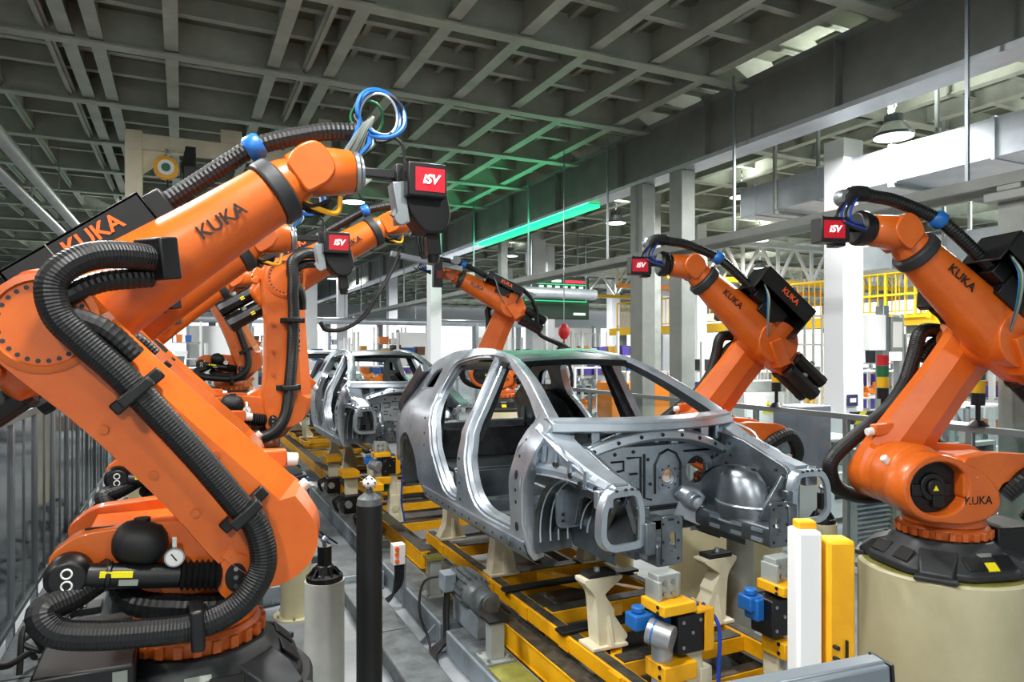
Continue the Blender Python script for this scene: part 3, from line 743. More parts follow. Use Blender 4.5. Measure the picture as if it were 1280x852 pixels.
RX, LX = 4.85, 0.06
def pedestal(label, x, y, h, r, m, name='robot_pedestal'):
    root = thing(name, label, 'pedestal', (x, y, 0))
    g = MB().turn([(0, r), (.985, r), (1, r - .012)], (0, 0, .02), (0, 0, h - .002), 56); bd = g.build('drum', m, root)
    MB().turn([(0, r + .05), (1, r + .05)], (0, 0, 0), (0, 0, .02), 56).build('floor_flange', m, root)
    g = MB().turn([(0, r - .03), (1, r - .03)], (0, 0, h - .006), (0, 0, h), 56); g.build('top_plate', OLIVE if m is CREAM_D else BLACKC, root)
    g = MB()
    for i in range(14):
        a = 2 * PI * i / 14; g.cyl(((r + .025) * math.cos(a), (r + .025) * math.sin(a), .02), ((r + .025) * math.cos(a), (r + .025) * math.sin(a), .05), .016, n=6)
    each(g, 'anchor_bolt', STEEL, root)
    return root
ZB = .83
for lab, x, y, h, m in (('dark floor pedestal under the large orange robot at the left front', LX, 3.41, ZB, BLACKC), ('dark floor pedestal under the second orange robot of the left row', LX, 5.60, ZB, BLACKC),
                        ('dark pedestal under the orange robot with the upright arm', .62, 7.10, 1.1, BLACKC), ('dark pedestal under the third identical robot of the left row', LX, 8.75, ZB, BLACKC),
                        ('dark pedestal of the small distant robot at far left', .72, 12.3, 1.45, BLACKC)):
    pedestal(lab, x, y, h, .50, m)
for lab, x, y, h in (('large beige round pedestal at the right front corner', 4.71, 3.04, .85), ('beige round pedestal half hidden behind the front car body', 4.71, 5.16, .85), ('taller beige pedestal seen through the front door opening', 4.72, 10.4, 1.33)):
    pedestal(lab, x, y, h, .525, CREAM_D)
robot('nearest orange robot at left with thick black hose along its lower arm', (LX, 3.41, ZB), 0, 42.2, 36.8)
robot('second orange robot of the left row, directly behind the nearest one', (LX, 5.60, ZB), 0, 42.2, 36.8)
robot('orange robot with upright lower arm left of the rear car body', (.62, 7.10, 1.1), 0, 1, 31, tool=None, lower_text=True)
robot('third orange robot of the left row, mostly hidden behind the second', (LX, 8.75, ZB), 0, 42.2, 36.8, dress='over', tool=None)
robot('small distant orange robot with forked arm, left of the upright-armed robot', (.72, 12.3, 1.45), 0, 24, 24, tool=None, dress='over')
robot('orange robot on the big beige pedestal at the right edge', (4.71, 3.04, .85), PI - math.radians(16.4), 37.7, 42, tool='box', dress='over', a2z=.60, LF=1.06)
robot('orange robot right of the front car, behind its windscreen pillar', (4.71, 5.16, .85), PI - math.radians(16.4), 37.7, 42, tool='box', dress='over', a2z=.60, LF=1.06)
robot('distant orange robot standing behind the roof of the front car', (4.72, 10.4, 1.33), PI - math.radians(15), 22, 27, tool=None, dress='over', a2z=.62, LF=1.1, hang=True)
# ================================================================== car bodies in white
CX, CY, CZ = 2.87, 3.93, .93          # middle of the cowl, on the underside of the sill
WT = [(.0, .80), (.06, .845), (.2, .885), (.5, .895), (.72, .86), (.85, .80), (.93, .745), (1.12, .655), (1.27, .585), (1.36, .52), (1.45, .40)]
def half(z):
    if z <= WT[0][0]: return WT[0][1]
    for (a, x0), (b, x1) in zip(WT, WT[1:]):
        if z <= b:
            t = (z - a) / (b - a); t = t * t * (3 - 2 * t) if abs(x1 - x0) < .04 else t
            return x0 + (x1 - x0) * t
    return WT[-1][1]
def plan(y):                            # the body narrows towards its ends
    e = 0
    if y < .2: e = .06 * ((.2 - y) / .4) ** 2
    if y > 2.2: e = .11 * ((y - 2.2) / 1.2) ** 2
    return e
OUT = rpoly([(.10, .0, .02), (2.22, -.01, .04), (2.30, .16, .06), (2.38, .42, .14), (2.72, .60, .18), (3.06, .46, .14), (3.17, .22, .05), (3.34, .22, .03), (3.40, .62, .08), (3.36, .86, .08), (3.12, .97, .08), (2.80, 1.22, .15), (2.35, 1.365, .25), (1.6, 1.40, .3), (.98, 1.33, .2), (.5, 1.165, .2), (.06, .955, .05), (-.04, .89, .03), (-.02, .78, .06), (.09, .55, .10), (.11, .30, .05)], 7)
DOOR1 = rpoly([(.27, .165, .08), (.98, .16, .34), (1.15, .62, .25), (1.195, 1.33, .06), (.93, 1.275, .20), (.50, 1.11, .2), (.15, .92, .04), (.22, .80, .06), (.29, .55, .15)], 9)
DOOR2 = rpoly([(1.29, .16, .08), (1.62, .16, .32), (2.0, .62, .3), (2.24, .96, .14), (2.12, 1.26, .10), (1.7, 1.335, .2), (1.27, 1.335, .06), (1.235, .62, .3)], 9)
QUART = rpoly([(2.40, 1.0, .05), (2.78, .985, .06), (2.58, 1.17, .07), (2.34, 1.215, .06)], 5)
def make_car(label):
    car = thing('car_shell', label, 'car body', (CX, CY, CZ))
    P = lambda sg, y, z, inn=0.: Vector((sg * (half(z) - plan(y) - inn), y, z))
    for sg in (-1, 1):
        g = MB(); holes = [DOOR1, DOOR2, QUART]; steps = [(0, 0), (.005, .014), (.024, .020), (.029, .050), (.038, .056), (.041, .10)]
        vs, ts = triangulate(OUT, holes, .07)
        g.add([P(sg, u, v) for u, v in vs], ts)
        for h in holes:
            k = 1 if h is not QUART else .45
            rr = []
            for off, inn in steps:
                q = offset(h, off * k) if off else h
                rr.append([P(sg, u, v, inn * k) for u, v in q])
            g.loft(rr, cap=False)
        oi = offset(OUT, .018)
        g.loft([[P(sg, u, v) for u, v in OUT], [P(sg, u, v, .012) for u, v in offset(OUT, -.004)], [P(sg, u, v, .10) for u, v in oi]], cap=False)
        side = g.build('body_side', ZINC, car, smooth=42, recalc=True)
        # inner skin with its own smaller holes
        hi = [offset(DOOR1, .041), offset(DOOR2, .041), offset(QUART, .025)]
        vs, ts = triangulate(oi, hi, .12)
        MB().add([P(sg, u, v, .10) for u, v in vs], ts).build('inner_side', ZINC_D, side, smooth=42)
        # sill step and weld flange
        g = MB()
        pr = [(0, .135), (.014, .128), (.020, .03), (.006, .0), (-.03, -.03), (-.04, -.03)]
        g.loft([[P(sg, y, max(.0, z) if z >= 0 else 0, -o) + Vector((0, 0, min(0, z))) for o, z in pr] for y in (.105, .4, .9, 1.4, 1.9, 2.2)], cap=False, closed=False)
        g.build('sill_panel', ZINC, side)
        g = MB()
        for q in range(14): 
            y = .16 + q * .15; p = P(sg, y, .075, -.019); g.cyl(p, p + Vector((sg * .003, 0, 0)), .010, n=8)
        each(g, 'weld_mark', ZINC_K, side)
        # B-post reinforcements with dark access holes
        g = MB()
        for z in (.2, .33, .52): g.cyl(P(sg, 1.205, z, .012), P(sg, 1.205, z, -.003), .012, n=10)
        for y, z in ((2.08, .52), (2.13, .62), (2.2, .75)): g.cyl(P(sg, y, z, .012), P(sg, y, z, -.003), .011, n=10)
        each(g, 'access_hole', ZINC_K, side)
        # hinge pillar plate
        g = MB().loft([[P(sg, y, z, -.004) for y, z in rpoly([(.115, .10, .02), (.235, .18, .02), (.225, .72, .03), (.14, .82, .03), (.115, .50, .03)])], [P(sg, y, z, .02) for y, z in rpoly([(.105, .09, .02), (.245, .17, .02), (.235, .74, .03), (.14, .84, .03), (.105, .50, .03)])]])
        hp = g.build('hinge_pillar', ZINC, side, .003)
        g = MB()
        for z, ry in ((.22, .03), (.38, .012), (.46, .012), (.56, .03), (.68, .012)):
            g.loft([[P(sg, .175 + ry * .6 * math.cos(a), z + ry * math.sin(a), o) for a in [2 * PI * i / 12 for i in range(12)]] for o in (.0, -.006)])
        each(g, 'access_hole', ZINC_K, hp)
        # ---------------- front apron (upper wing rail), wheel house, strut tower
        g = MB()
        def apr(y):          # section of the upper rail at y: (x outer, x inner, z top, z bottom)
            t = (.08 - y) / .80
            return (.80 - .02 * t, .62 + .02 * t, .90 - .26 * t - .03 * math.sin(t * PI), .575 - .0 * t + .02 * math.sin(t * PI))
        rings = []
        for q in range(9):
            y = .08 - .80 * q / 8; xo, xi, zt, zb = apr(y)
            rings.append([(sg * xo, y, zt - .03), (sg * (xo - .03), y, zt), (sg * xi, y, zt), (sg * (xi - .01), y, zt - .05), (sg * (xi + .02), y, zb), (sg * (xo - .01), y, zb), (sg * (xo + .008), y, zb + .04), (sg * (xo - .02), y, zb + .07), (sg * (xo - .02), y, zt - .08)])
        g.loft(rings); ap = g.build('wing_apron', ZINC, car, smooth=30)
        g = MB().tube(spline([(sg * .79, .0, .85), (sg * .79, -.2, .80), (sg * .785, -.28, .74), (sg * .78, -.44, .695), (sg * .78, -.52, .65), (sg * .775, -.72, .615)], 5), .008, 6)
        g.tube(spline([(sg * .80, .06, .575), (sg * .79, -.15, .59), (sg * .785, -.4, .595), (sg * .78, -.6, .58), (sg * .775, -.71, .575)], 5), .008, 6); each(g, 'weld_flange', ZINC, ap)
        g = MB()
        for y, z in ((-.02, .72), (-.16, .71), (-.34, .67), (-.52, .63)): g.bar((sg * .79, y, z - .05), (sg * .79, y - .015, z + .05), .03, .016)
        g.box((sg * .785, -.66, .585), (.02, .07, .05)); each(g, 'stiffening_bead', ZINC, ap)
        g = MB()
        for y, z in ((-.17, .67), (-.36, .63), (-.47, .60), (-.64, .60)): g.cyl((sg * .77, y, z), (sg * .802, y, z), .016, n=10)
        each(g, 'access_hole', ZINC_K, ap)
        g = MB().box((sg * .78, -.70, .555), (.10, .05, .10)); g.build('apron_bracket', ZINC, ap, .006)
        # wheel house liner: part of a drum
        g = MB(); rings = []
        for q in range(15):
            a = math.radians(-20 + 128 * q / 14)
            rad = .40
            rings.append([(sg * x, -.30 + rad * math.cos(a) * (1 + .02 * k), .19 + rad * math.sin(a)) for k, x in enumerate((.80, .72, .70, .60, .58, .50))])
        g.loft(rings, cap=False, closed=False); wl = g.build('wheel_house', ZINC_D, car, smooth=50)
        g = MB()
        for x in (.755, .68, .62, .55):
            g.tube([(sg * x, -.30 + .395 * math.cos(a), .19 + .395 * math.sin(a)) for a in [math.radians(-10 + 120 * i / 12) for i in range(13)]], .007, 6)
        each(g, 'pressed_bead', ZINC, wl)
        g = MB().prism([(max(u, -.42), max(.08, v)) for u, v in circ(-.30, .19, .40, 30)], lambda u, v, w_: Vector((sg * w_, u, v)), .508, .52); lw_ = g.build('liner_wall', ZINC_D, wl)
        g = MB()
        for r_ in (.34, .27, .19): g.tube([(sg * .523, -.30 + r_ * math.cos(a), .19 + r_ * math.sin(a)) for a in [math.radians(5 + 95 * i / 14) for i in range(15)]], .008, 6)
        each(g, 'pressed_bead', ZINC, lw_)
        # strut tower seen from the engine bay
        g = MB(); rings = []
        for t, r_, zz in ((0, .24, .18), (.25, .23, .30), (.5, .21, .42), (.75, .18, .52), (.92, .13, .575), (1, .06, .585)):
            rings.append([(sg * (.54 - .01 * t + r_ * (.80 * math.cos(a) if math.cos(a) < 0 else .02 * math.cos(a))), -.42 + r_ * math.sin(a) + .04 * t, zz) for a in [2 * PI * i / 28 for i in range(28)]])
        g.loft(rings, cap=True); st = g.build('strut_tower', ZINC_D, car, smooth=50)
        g = MB()
        for i in range(3):
            a = i * 2 * PI / 3 + .5; g.cyl((sg * .54 + .085 * math.cos(a), -.38 + .085 * math.sin(a), .565), (sg * .54 + .085 * math.cos(a), -.38 + .085 * math.sin(a), .592), .016, n=10)
        each(g, 'access_hole', ZINC_K, st)
        g = MB()
        for q, (r_, zz) in enumerate(((.236, .25), (.222, .36))):
            g.tube([(sg * (.54 + r_ * (.80 * math.cos(a) if math.cos(a) < 0 else -.1)), -.42 + r_ * math.sin(a) + .01, zz) for a in [2 * PI * i / 30 for i in range(30)]], .010, 6, closed=True)
        each(g, 'pressed_bead', ZINC, st)
        # inner apron panel joining tower and wing rail
        g = MB().prism(rpoly([(-.0, .26, .03), (-.0, .80, .04), (-.30, .76, .05), (-.70, .62, .05), (-.70, .50, .05), (-.5, .47, .05), (-.2, .47, .05), (-.14, .26, .05)]), lambda u, v, w_: Vector((sg * w_, u, v)), .60, .635); ip = g.build('inner_apron', ZINC_D, car, .004)
        g = MB()
        for y, z in ((-.13, .72), (-.18, .72), (-.13, .66), (-.19, .64), (-.15, .58), (-.20, .55), (-.14, .50), (-.66, .57), (-.6, .60), (-.05, .52), (-.05, .62)): g.cyl((sg * .59, y, z), (sg * .597, y, z), .011, n=8)
        each(g, 'access_hole', ZINC_K, ip)
        # longitudinal rail, crash box, end plate
        g = MB().prism(rpoly([(.36, .17, .02), (.36, .29, .02), (.50, .29, .02), (.50, .17, .02)], 3), lambda u, v, w_: Vector((sg * u, w_, v)), .15, -.80)
        rl = g.build('front_rail', ZINC_D, car, .006)
        g = MB()
        for x in (.355, .505):
            for y in (-.30, -.5, -.68):
                for z in (.20, .26): g.box((sg * x, y, z), (.008, .09, .022))
        each(g, 'pressed_bead', ZINC, rl)
        g = MB().prism(rpoly([(.365, .13, .01), (.365, .40, .03), (.505, .40, .03), (.505, .13, .01)], 4), lambda u, v, w_: Vector((sg * (u - .035), w_, v + .05)), -.80, -.812, holes=[rpoly([(.41, .20, .02), (.41, .31, .02), (.455, .31, .02), (.455, .20, .02)], 4)])
        pl = g.build('end_plate', ZINC_D, rl)
        g = MB()
        for u, v in ((.360, .16), (.360, .26), (.360, .36), (.465, .16), (.465, .26), (.465, .36)): g.cyl((sg * u, -.812, v + .05), (sg * u, -.8145, v + .05), .009, n=8)
        g.bb(sg * .39, sg * .43, -.812, -.8145, .425, .437); each(g, 'bolt_hole', ZINC_K, pl)
        # ring bracket for the lamp support
        ro = rpoly([(.56, .02, .05), (.56, .28, .07), (.60, .40, .05), (.80, .40, .05), (.855, .30, .06), (.865, .10, .05), (.80, .02, .06)], 6)
        ro = [(u, .285 + (v - .02) * .87) for u, v in ro]
        g = MB().prism(ro, lambda u, v, w_: Vector((sg * u, w_ - .03 * (u - .56) / .3, v)), -.775, -.755, holes=[offset(ro, .036)])
        g.loft([[Vector((sg * u, -.76 - .03 * (u - .56) / .3, v)) for u, v in ro], [Vector((sg * u, -.72 - .03 * (u - .56) / .3, v)) for u, v in offset(ro, -.008)]], cap=False)
        rb = g.build('lamp_ring_bracket', ZINC, car)
        g = MB()
        for u, v in ((.62, .615), (.66, .618), (.70, .618), (.76, .615), (.60, .27), (.68, .272), (.78, .275), (.845, .40)): g.cyl((sg * u, -.79, v), (sg * u, -.802, v), .008, n=8)
        each(g, 'bolt_hole', ZINC_K, rb)
        g = MB().bb(sg * .50, sg * .57, -.80, -.70, .24, .42); g.bb(sg * .52, sg * .60, -.77, -.72, .44, .50); g.build('ring_mount', ZINC_D, rb, .008)
        g = MB().bar((sg * .78, -.72, .575), (sg * .75, -.75, .63), .05, .03); g.build('ring_stay', ZINC, rb, .004)
        # D-post inner, rear wheel tub
        g = MB(); rings = []
        for q in range(13):
            a = math.radians(-20 + 220 * q / 12); rings.append([(sg * x, 2.73 + .40 * math.cos(a), .15 + .44 * math.sin(a)) for x in (.78, .62, .56)])
        g.loft(rings, cap=False, closed=False); g.build('rear_wheel_house', ZINC_D, car, smooth=50)
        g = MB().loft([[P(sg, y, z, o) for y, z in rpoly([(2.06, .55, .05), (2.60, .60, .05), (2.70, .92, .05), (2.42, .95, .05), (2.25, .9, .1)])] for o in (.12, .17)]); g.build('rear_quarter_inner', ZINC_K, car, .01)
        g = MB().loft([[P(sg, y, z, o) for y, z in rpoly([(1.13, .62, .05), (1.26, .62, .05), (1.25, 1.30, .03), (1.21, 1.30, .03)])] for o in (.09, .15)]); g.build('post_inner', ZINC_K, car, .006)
    # ---- roof
    g = MB(); rings = []
    for y, zc, hw, ze in ((.93, 1.30, .59, 1.275), (1.05, 1.345, .575, 1.315), (1.6, 1.378, .51, 1.355), (2.2, 1.37, .51, 1.345), (2.65, 1.29, .53, 1.25), (2.74, 1.25, .55, 1.21)):
        n = 16; up = [(-hw + 2 * hw * i / n, y, ze + (zc - ze) * (1 - (abs(i - n / 2) / (n / 2)) ** 2.4)) for i in range(n + 1)]
        rings.append(up + [(x, yy, z - .045) for x, yy, z in reversed(up)])
    g.loft(rings); roof = g.build('roof_panel', ZINC_D, car, smooth=40)
    g = MB()
    for q, y in enumerate((1.25, 1.7, 2.15)): g.prism([(-.5, 1.27), (.5, 1.27), (.5, 1.31), (-.5, 1.31)], XZ, y - .04, y + .04)
    each(g, 'roof_bow', ZINC_K, roof)
    # windscreen header
    def xbar(name, m, y0, z0, dy, dz, hw, sec, bev=.006, parent=None, n=14):
        rings = []
        for i in range(n + 1):
            t = -1 + 2 * i / n; b_ = 1 - t * t
            rings.append([(hw * t, y0 + dy * b_ + a, z0 + dz * b_ + c) for a, c in sec])
        return MB().loft(rings).build(name, m, parent or car, bev, smooth=40)
    xbar('windscreen_header', ZINC_K, .97, 1.275, -.07, .03, .60, [(-.05, .0), (.06, .02), (.12, -.02), (.0, -.05)])
    # cowl: bright outer strip, dark trough, lower arch
    cw = xbar('cowl_panel', ZINC, .0, .885, -.17, -.005, .745, [(-.055, -.03), (-.045, .024), (.02, .055), (.07, .05), (.05, .0), (-.02, -.045)], .004)
    xbar('cowl_lip', ZINC, -.04, .915, -.17, -.005, .73, [(-.012, -.01), (-.012, .008), (.006, .012), (.006, -.006)], 0, cw)
    xbar('cowl_trough', ZINC_K, .03, .79, -.12, .0, .70, [(-.02, -.06), (-.02, .08), (.06, .09), (.06, -.06)], .004, cw)
    g = MB()
    for k in range(9):
        x = -.60 + .15 * k; b_ = 1 - (x / .7) ** 2
        g.box((x, .0 - .125 * b_, .80), (.035 + .03 * (k % 2), .05, .06 + .03 * (k % 3)))
    each(g, 'cowl_bracket', ZINC, cw, .006)
    ar = xbar('cowl_arch', ZINC, -.02, .645, -.10, .165, .66, [(-.09, -.02), (-.08, .03), (.0, .055), (.06, .04), (.02, -.02), (-.04, -.045)], .006, None, 20)
    g = MB()
    for k in range(7):
        t = -.75 + .25 * k; b_ = 1 - t * t; g.cyl((.66 * t, -.112 - .10 * b_, .648 + .165 * b_), (.66 * t, -.10 - .10 * b_, .652 + .165 * b_), .013, n=8)
    each(g, 'access_hole', ZINC_K, ar)
    # ---- firewall with openings and beads
    fo = rpoly([(-.68, .22, .05), (.68, .22, .05), (.70, .70, .08), (.35, .80, .2), (-.35, .80, .2), (-.70, .70, .08)])
    slot = rpoly([(-.40, .43, .03), (-.34, .43, .03), (-.34, .58, .03), (-.40, .58, .03)])
    rnd = circ(.20, .50, .05, 18)
    big = circ(.46, .52, .10, 20)
    tun = rpoly([(-.17, .20, .0), (.17, .20, .0), (.12, .33, .06), (-.12, .33, .06)])
    g = MB().prism(fo, XZ, .0, .018, holes=[slot, rnd, big]); fw = g.build('firewall', ZINC, car)
    g = MB()
    def bead(pts, r=.008): g.tube([(x, -.004, z) for x, z in pts], r, 6)
    bead([(-.43, .40), (-.43, .61), (-.31, .61), (-.31, .40)]); bead([(-.58, .35), (-.58, .60), (-.52, .63)]); bead([(-.27, .62), (-.17, .62), (-.17, .56), (-.25, .55)]); bead([(-.26, .50), (-.20, .50)]); bead([(-.26, .46), (-.20, .46)])
    bead([(-.14, .64), (-.03, .64), (-.03, .35), (-.14, .35)]); bead([(-.12, .53), (-.06, .53)]); bead([(.0, .66), (.0, .36), (.06, .34)]); bead([(-.65, .31), (-.1, .29), (.3, .29), (.65, .31)], .011); bead([(-.65, .27), (.65, .27)], .008)
    bead([(.09, .38), (.09, .58), (.13, .65), (.20, .68), (.27, .65), (.31, .58), (.31, .38)]); bead([(.34, .66), (.6, .66)]); bead([(.34, .40), (.36, .33), (.6, .33)])
    each(g, 'pressed_bead', ZINC_K, fw)  # darker steel on these beads paints in their shaded outlines
    g = MB().prism(rpoly([(.12, .40, .03), (.28, .40, .03), (.28, .58, .03), (.12, .58, .03)]), XZ, -.012, .0, holes=[circ(.20, .49, .052, 18)]); g.tube([(.20 + .066 * math.cos(a), -.013, .49 + .066 * math.sin(a)) for a in [2 * PI * i / 20 for i in range(20)]], .006, 6, closed=True); bp = g.build('brake_servo_plate', ZINC, fw, .004)
    g = MB()
    for a in range(8): g.cyl((.20 + .075 * math.cos(a * PI / 4), -.012, .49 + .075 * math.sin(a * PI / 4)), (.20 + .075 * math.cos(a * PI / 4), -.015, .49 + .075 * math.sin(a * PI / 4)), .008, n=8)
    each(g, 'bolt_hole', ZINC_K, bp)
    g = MB()
    for x, z in ((-.60, .67), (-.49, .65), (-.24, .67), (-.09, .68), (-.16, .44), (.03, .62), (-.61, .36), (-.2, .34), (.05, .45), (.60, .60), (.6, .45)): g.cyl((x, -.002, z), (x, -.006, z), .013, n=10)
    each(g, 'access_hole', ZINC_K, fw)
    # toe board, tunnel, floor, cross members
    g = MB().loft([[(-.66, .0, .26), (.66, .0, .26)], [(-.66, .16, .14), (.66, .16, .14)], [(-.68, .30, .06), (.68, .30, .06)]], cap=False, closed=False); g.build('toe_board', ZINC_D, car)
    g = MB().bb(-.78, .78, .28, 2.2, .025, .04); fp = g.build('floor_pan', ZINC_D, car)
    g = MB().prism(rpoly([(-.20, .04, .02), (-.13, .24, .05), (.13, .24, .05), (.20, .04, .02)]), XZ, -.05, 2.1); g.build('tunnel', ZINC_D, fp, .01)
    g = MB()
    for k in range(6):
        for s_ in (-1, 1): g.tube([(s_ * (.26 + .08 * k), .40, .045), (s_ * (.26 + .08 * k), 1.15, .045)], .012, 6)
    each(g, 'pressed_bead', ZINC, fp)
    for y, z1 in ((.85, .15), (1.30, .17)):
        g = MB().prism(rpoly([(y - .07, .04, .01), (y - .05, z1, .03), (y + .05, z1, .03), (y + .07, .04, .01)]), lambda u, v, w_: Vector((w_, u, v)), -.76, .76); each(g, 'seat_crossmember', ZINC_D, fp, .006)
    g = MB().bb(-.72, .72, 1.75, 1.80, .04, .32).bb(-.72, .72, 1.78, 2.35, .30, .34); g.build('rear_seat_pan', ZINC_D, fp, .01)
    g = MB().bb(-.68, .68, 2.33, 2.36, .34, .62); g.build('rear_bulkhead', ZINC_K, fp, .01)
    g = MB().bb(-.66, .66, 2.36, 3.25, .30, .33); g.build('boot_floor', ZINC_K, fp)
    g = MB().tube([(-.74, .18, .70), (.74, .18, .70)], .032, 12); g.bar((-.2, .18, .68), (-.2, .16, .26), .06, .04).bar((.05, .18, .68), (.05, .16, .26), .06, .04); g.box((.45, .14, .62), (.16, .1, .14)); g.build('dash_beam', ZINC_K, car, .004)
    # rear frame
    xbar('tailgate_header', ZINC_D, 2.78, 1.20, .05, .03, .62, [(-.05, .0), (.05, .02), (.06, -.05), (-.04, -.06)])
    g = MB().bb(-.70, .70, 3.22, 3.30, .22, .60); rp = g.build('rear_panel', ZINC_D, car, .02)
    for s_ in (-1, 1): MB().bar((s_ * .64, 2.80, 1.2), (s_ * .72, 3.22, .85), .10, .10).bar((s_ * .72, 3.22, .88), (s_ * .72, 3.26, .55), .10, .10).build('tailgate_post', ZINC_D, car, .01)
    # front cross member, radiator side, sub frame arm and suspension dome
    g = MB().bb(-.48, .48, -.05, .07, .13, .22); g.build('subframe_beam', ZINC_K, car, .015)
    for s_ in (-1, 1):
        g = MB().bar((s_ * .43, -.1, .22), (s_ * .30, .02, .28), .10, .14).turn([(0, .07), (.4, .085), (1, .05)], (s_ * .40, -.10, .30), (s_ * .28, -.02, .40), 16); g.build('suspension_dome', ZINC, car, .006)
        g = MB().bar((s_ * .60, -.68, .56), (s_ * .47, -.62, .29), .04, .08).bar((s_ * .66, -.66, .55), (s_ * .52, -.30, .26), .03, .05); g.build('apron_strut', ZINC_D, car, .005)
        MB().cyl((s_ * .33, -.05, .36), (s_ * .33, -.14, .33), .06, .055, 16).build('mount_cup', ZINC, car, .005)
    return car
car1 = make_car('front unpainted car body of bare metal, nearest on the yellow line')
car2 = copy_tree(car1); car2.location = (CX, CY + 5.85, CZ); car2['label'] = 'second unpainted car body, waiting behind the front one'
car3 = copy_tree(car1); car3.location = (CX, CY + 11.7, CZ); car3['label'] = 'farthest unpainted car body, almost hidden by the upright-armed robot'
# ================================================================== conveyor line
def beam_thing(name, label, cat, x0, x1, y0, y1, z0, z1, m, bev=.006, parts=()):
    g = MB().bb(x0, x1, y0, y1, z0, z1); o = g.build(name, m, None, bev); tag(o, label, cat)
    return o
def i_beam(x0, x1, y0, y1, z0, z1, t=.018):
    g = MB(); g.bb(x0, x1, y0, y1, z1 - t, z1); g.bb(x0, x1, y0, y1, z0, z0 + t); xm = (x0 + x1) / 2; g.bb(xm - t / 2, xm + t / 2, y0, y1, z0 + t, z1 - t)
    return g
# blue grey floor beams
for sg, nm in ((-1, 'left'), (1, 'right')):
    xa, xb = (CX - 1.06, CX - .78) if sg < 0 else (CX + .63, CX + .89); zt = .18 if sg < 0 else .125
    for k, (y0, y1, lab) in enumerate(((2.3, 4.98, 'front'), (5.12, 7.2, 'second'), (7.3, 18, 'rear'))):
        t = thing('conveyor_base_beam', 'blue grey %s floor beam on the %s side of the yellow line' % (lab, nm), 'beam', (0, y0, 0))
        g = MB().bb(min(xa, xb), max(xa, xb), 0, y1 - y0, .0, zt); bm_ = g.build('beam_body', GREYB, t, .008)
        g = MB().bb(min(xa, xb) + .02, max(xa, xb) - .02, .01, y1 - y0 - .01, zt, zt + .004); g.build('top_plate', GREYF, t)
        for q, yy in enumerate([.1] + ([y1 - y0 - .1] if k else [])):
            g = MB().prism([(0, .01), (.14, .01), (0, .14)], lambda u, v, w_: Vector(((min(xa, xb) - u) if sg < 0 else (max(xa, xb) + u), w_, v)), yy, yy + .02); g.build('gusset', GREYB, bm_)
# wide worn floor channel at left of the line
t = thing('floor_channel', 'low worn steel channel on the floor between the white post and the line', 'channel', (1.33, 2.4, 0))
g = MB().bb(0, .29, 0, 4.5, 0, .12); g.build('channel_cover', GREYF, t, .01); 
for yy in (1.2, 2.9): MB().bb(-.0, .29, yy, yy + .004, .12, .122).build('cover_joint', RUBBER, t)
t = thing('floor_channel', 'grey steel box channel on the floor behind the white post', 'channel', (.62, 6.6, 0)); g = MB().bb(0, 1.15, 0, .55, .0, .17); g.build('channel_cover', GREYB, t, .01); MB().bb(.02, 1.13, .02, .53, .17, .174).build('top_plate', GREYF, t)
t = thing('floor_channel', 'long grey floor duct running back along the left robots', 'channel', (.95, 7.3, 0)); g = MB().bb(0, .45, 0, 7, 0, .2); g.build('channel_cover', GREYF, t, .01)
# yellow line frames: one per station
def line_frame(label, y0, y1):
    t = thing('line_frame', label, 'conveyor frame', (CX, y0, 0)); L = y1 - y0
    for sg in (-1, 1):
        x = sg * .685
        g = i_beam(x - .05, x + .05, 0, L, .14, .31, .016); g.bb(x - sg * .02, x + sg * .045, 0, L, .156, .296) ; r = g.build('side_beam', YELLOW, t, .003)
        MB().bb(x - .045, x + .045, .01, L - .01, .31, .316).build('wear_strip', WEAR, r)
        MB().bb(x - sg * .05 - sg * .10, x - sg * .055, 0, L, .20, .27).build('roller_rail', WEAR, t)
        for q in range(int(L / .9)):
            MB().bb(x - .04, x + .04, .3 + q * .9, .38 + q * .9, .184, .14).build('beam_foot', GREYB, t) if False else None
    y = .35
    while y < L - .1:
        g = MB().bb(-.635, .635, y - .05, y + .05, .16, .26); c = g.build('cross_beam', YELLOW, t, .004)
        MB().bb(-.60, .60, y - .04, y + .04, .26, .265).build('wear_strip', WEAR, c); y += 1.05
    return t
line_frame('yellow conveyor frame under the front car, cut by the picture edge', 2.0, 6.45)
line_frame('yellow conveyor frame under the second car', 6.6, 11.9)
line_frame('yellow conveyor frame under the farthest car', 12.05, 17.5)
def skid(label, y0, y1):
    t = thing('car_skid', label, 'skid', (CX, y0, .32)); L = y1 - y0
    for sg in (-1, 1):
        x = sg * .53
        g = MB().bb(x - .05, x + .05, 0, L, .0, .105); r = g.build('runner', YELLOW, t, .006)
        MB().bb(x - .035, x + .035, .02, L - .02, .105, .11).build('wear_strip', WEAR, r)
        for q in range(int(L / .6)):
            g = MB().bb(x + sg * .05, x + sg * .066, .25 + q * .6, .37 + q * .6, .01, .095); g.build('runner_joint', YELLOW, r)
    ys = (.45, 1.35, 2.25, 3.2)
    for k, y in enumerate(ys):
        if y > L: break
        g = MB().bb(-.48, .48, y - .06, y + .06, .0, .10); c = g.build('cross_member', YELLOW, t, .006)
        MB().bb(-.46, .46, y - .055, y + .055, .10, .108).build('wear_strip', WEAR, c)
    g = MB().bar((-.45, .5, .05), (.1, 1.3, .05), .07, .08).bar((.45, 1.45, .05), (-.1, 2.2, .05), .07, .08); g.build('diagonal_brace', YELLOW, t, .004)
    for y in (.92, 1.8):
        g = MB().bb(-.62, .62, y - .05, y + .05, .112, .135); g.build('sensor_crossbar', RUBBER, t, .004)
    return t
skid('yellow skid carrying the front car body', 3.1, 6.9)
skid('yellow skid carrying the second car body', 8.95, 12.75)
skid('yellow skid carrying the farthest car body', 14.8, 18.6)
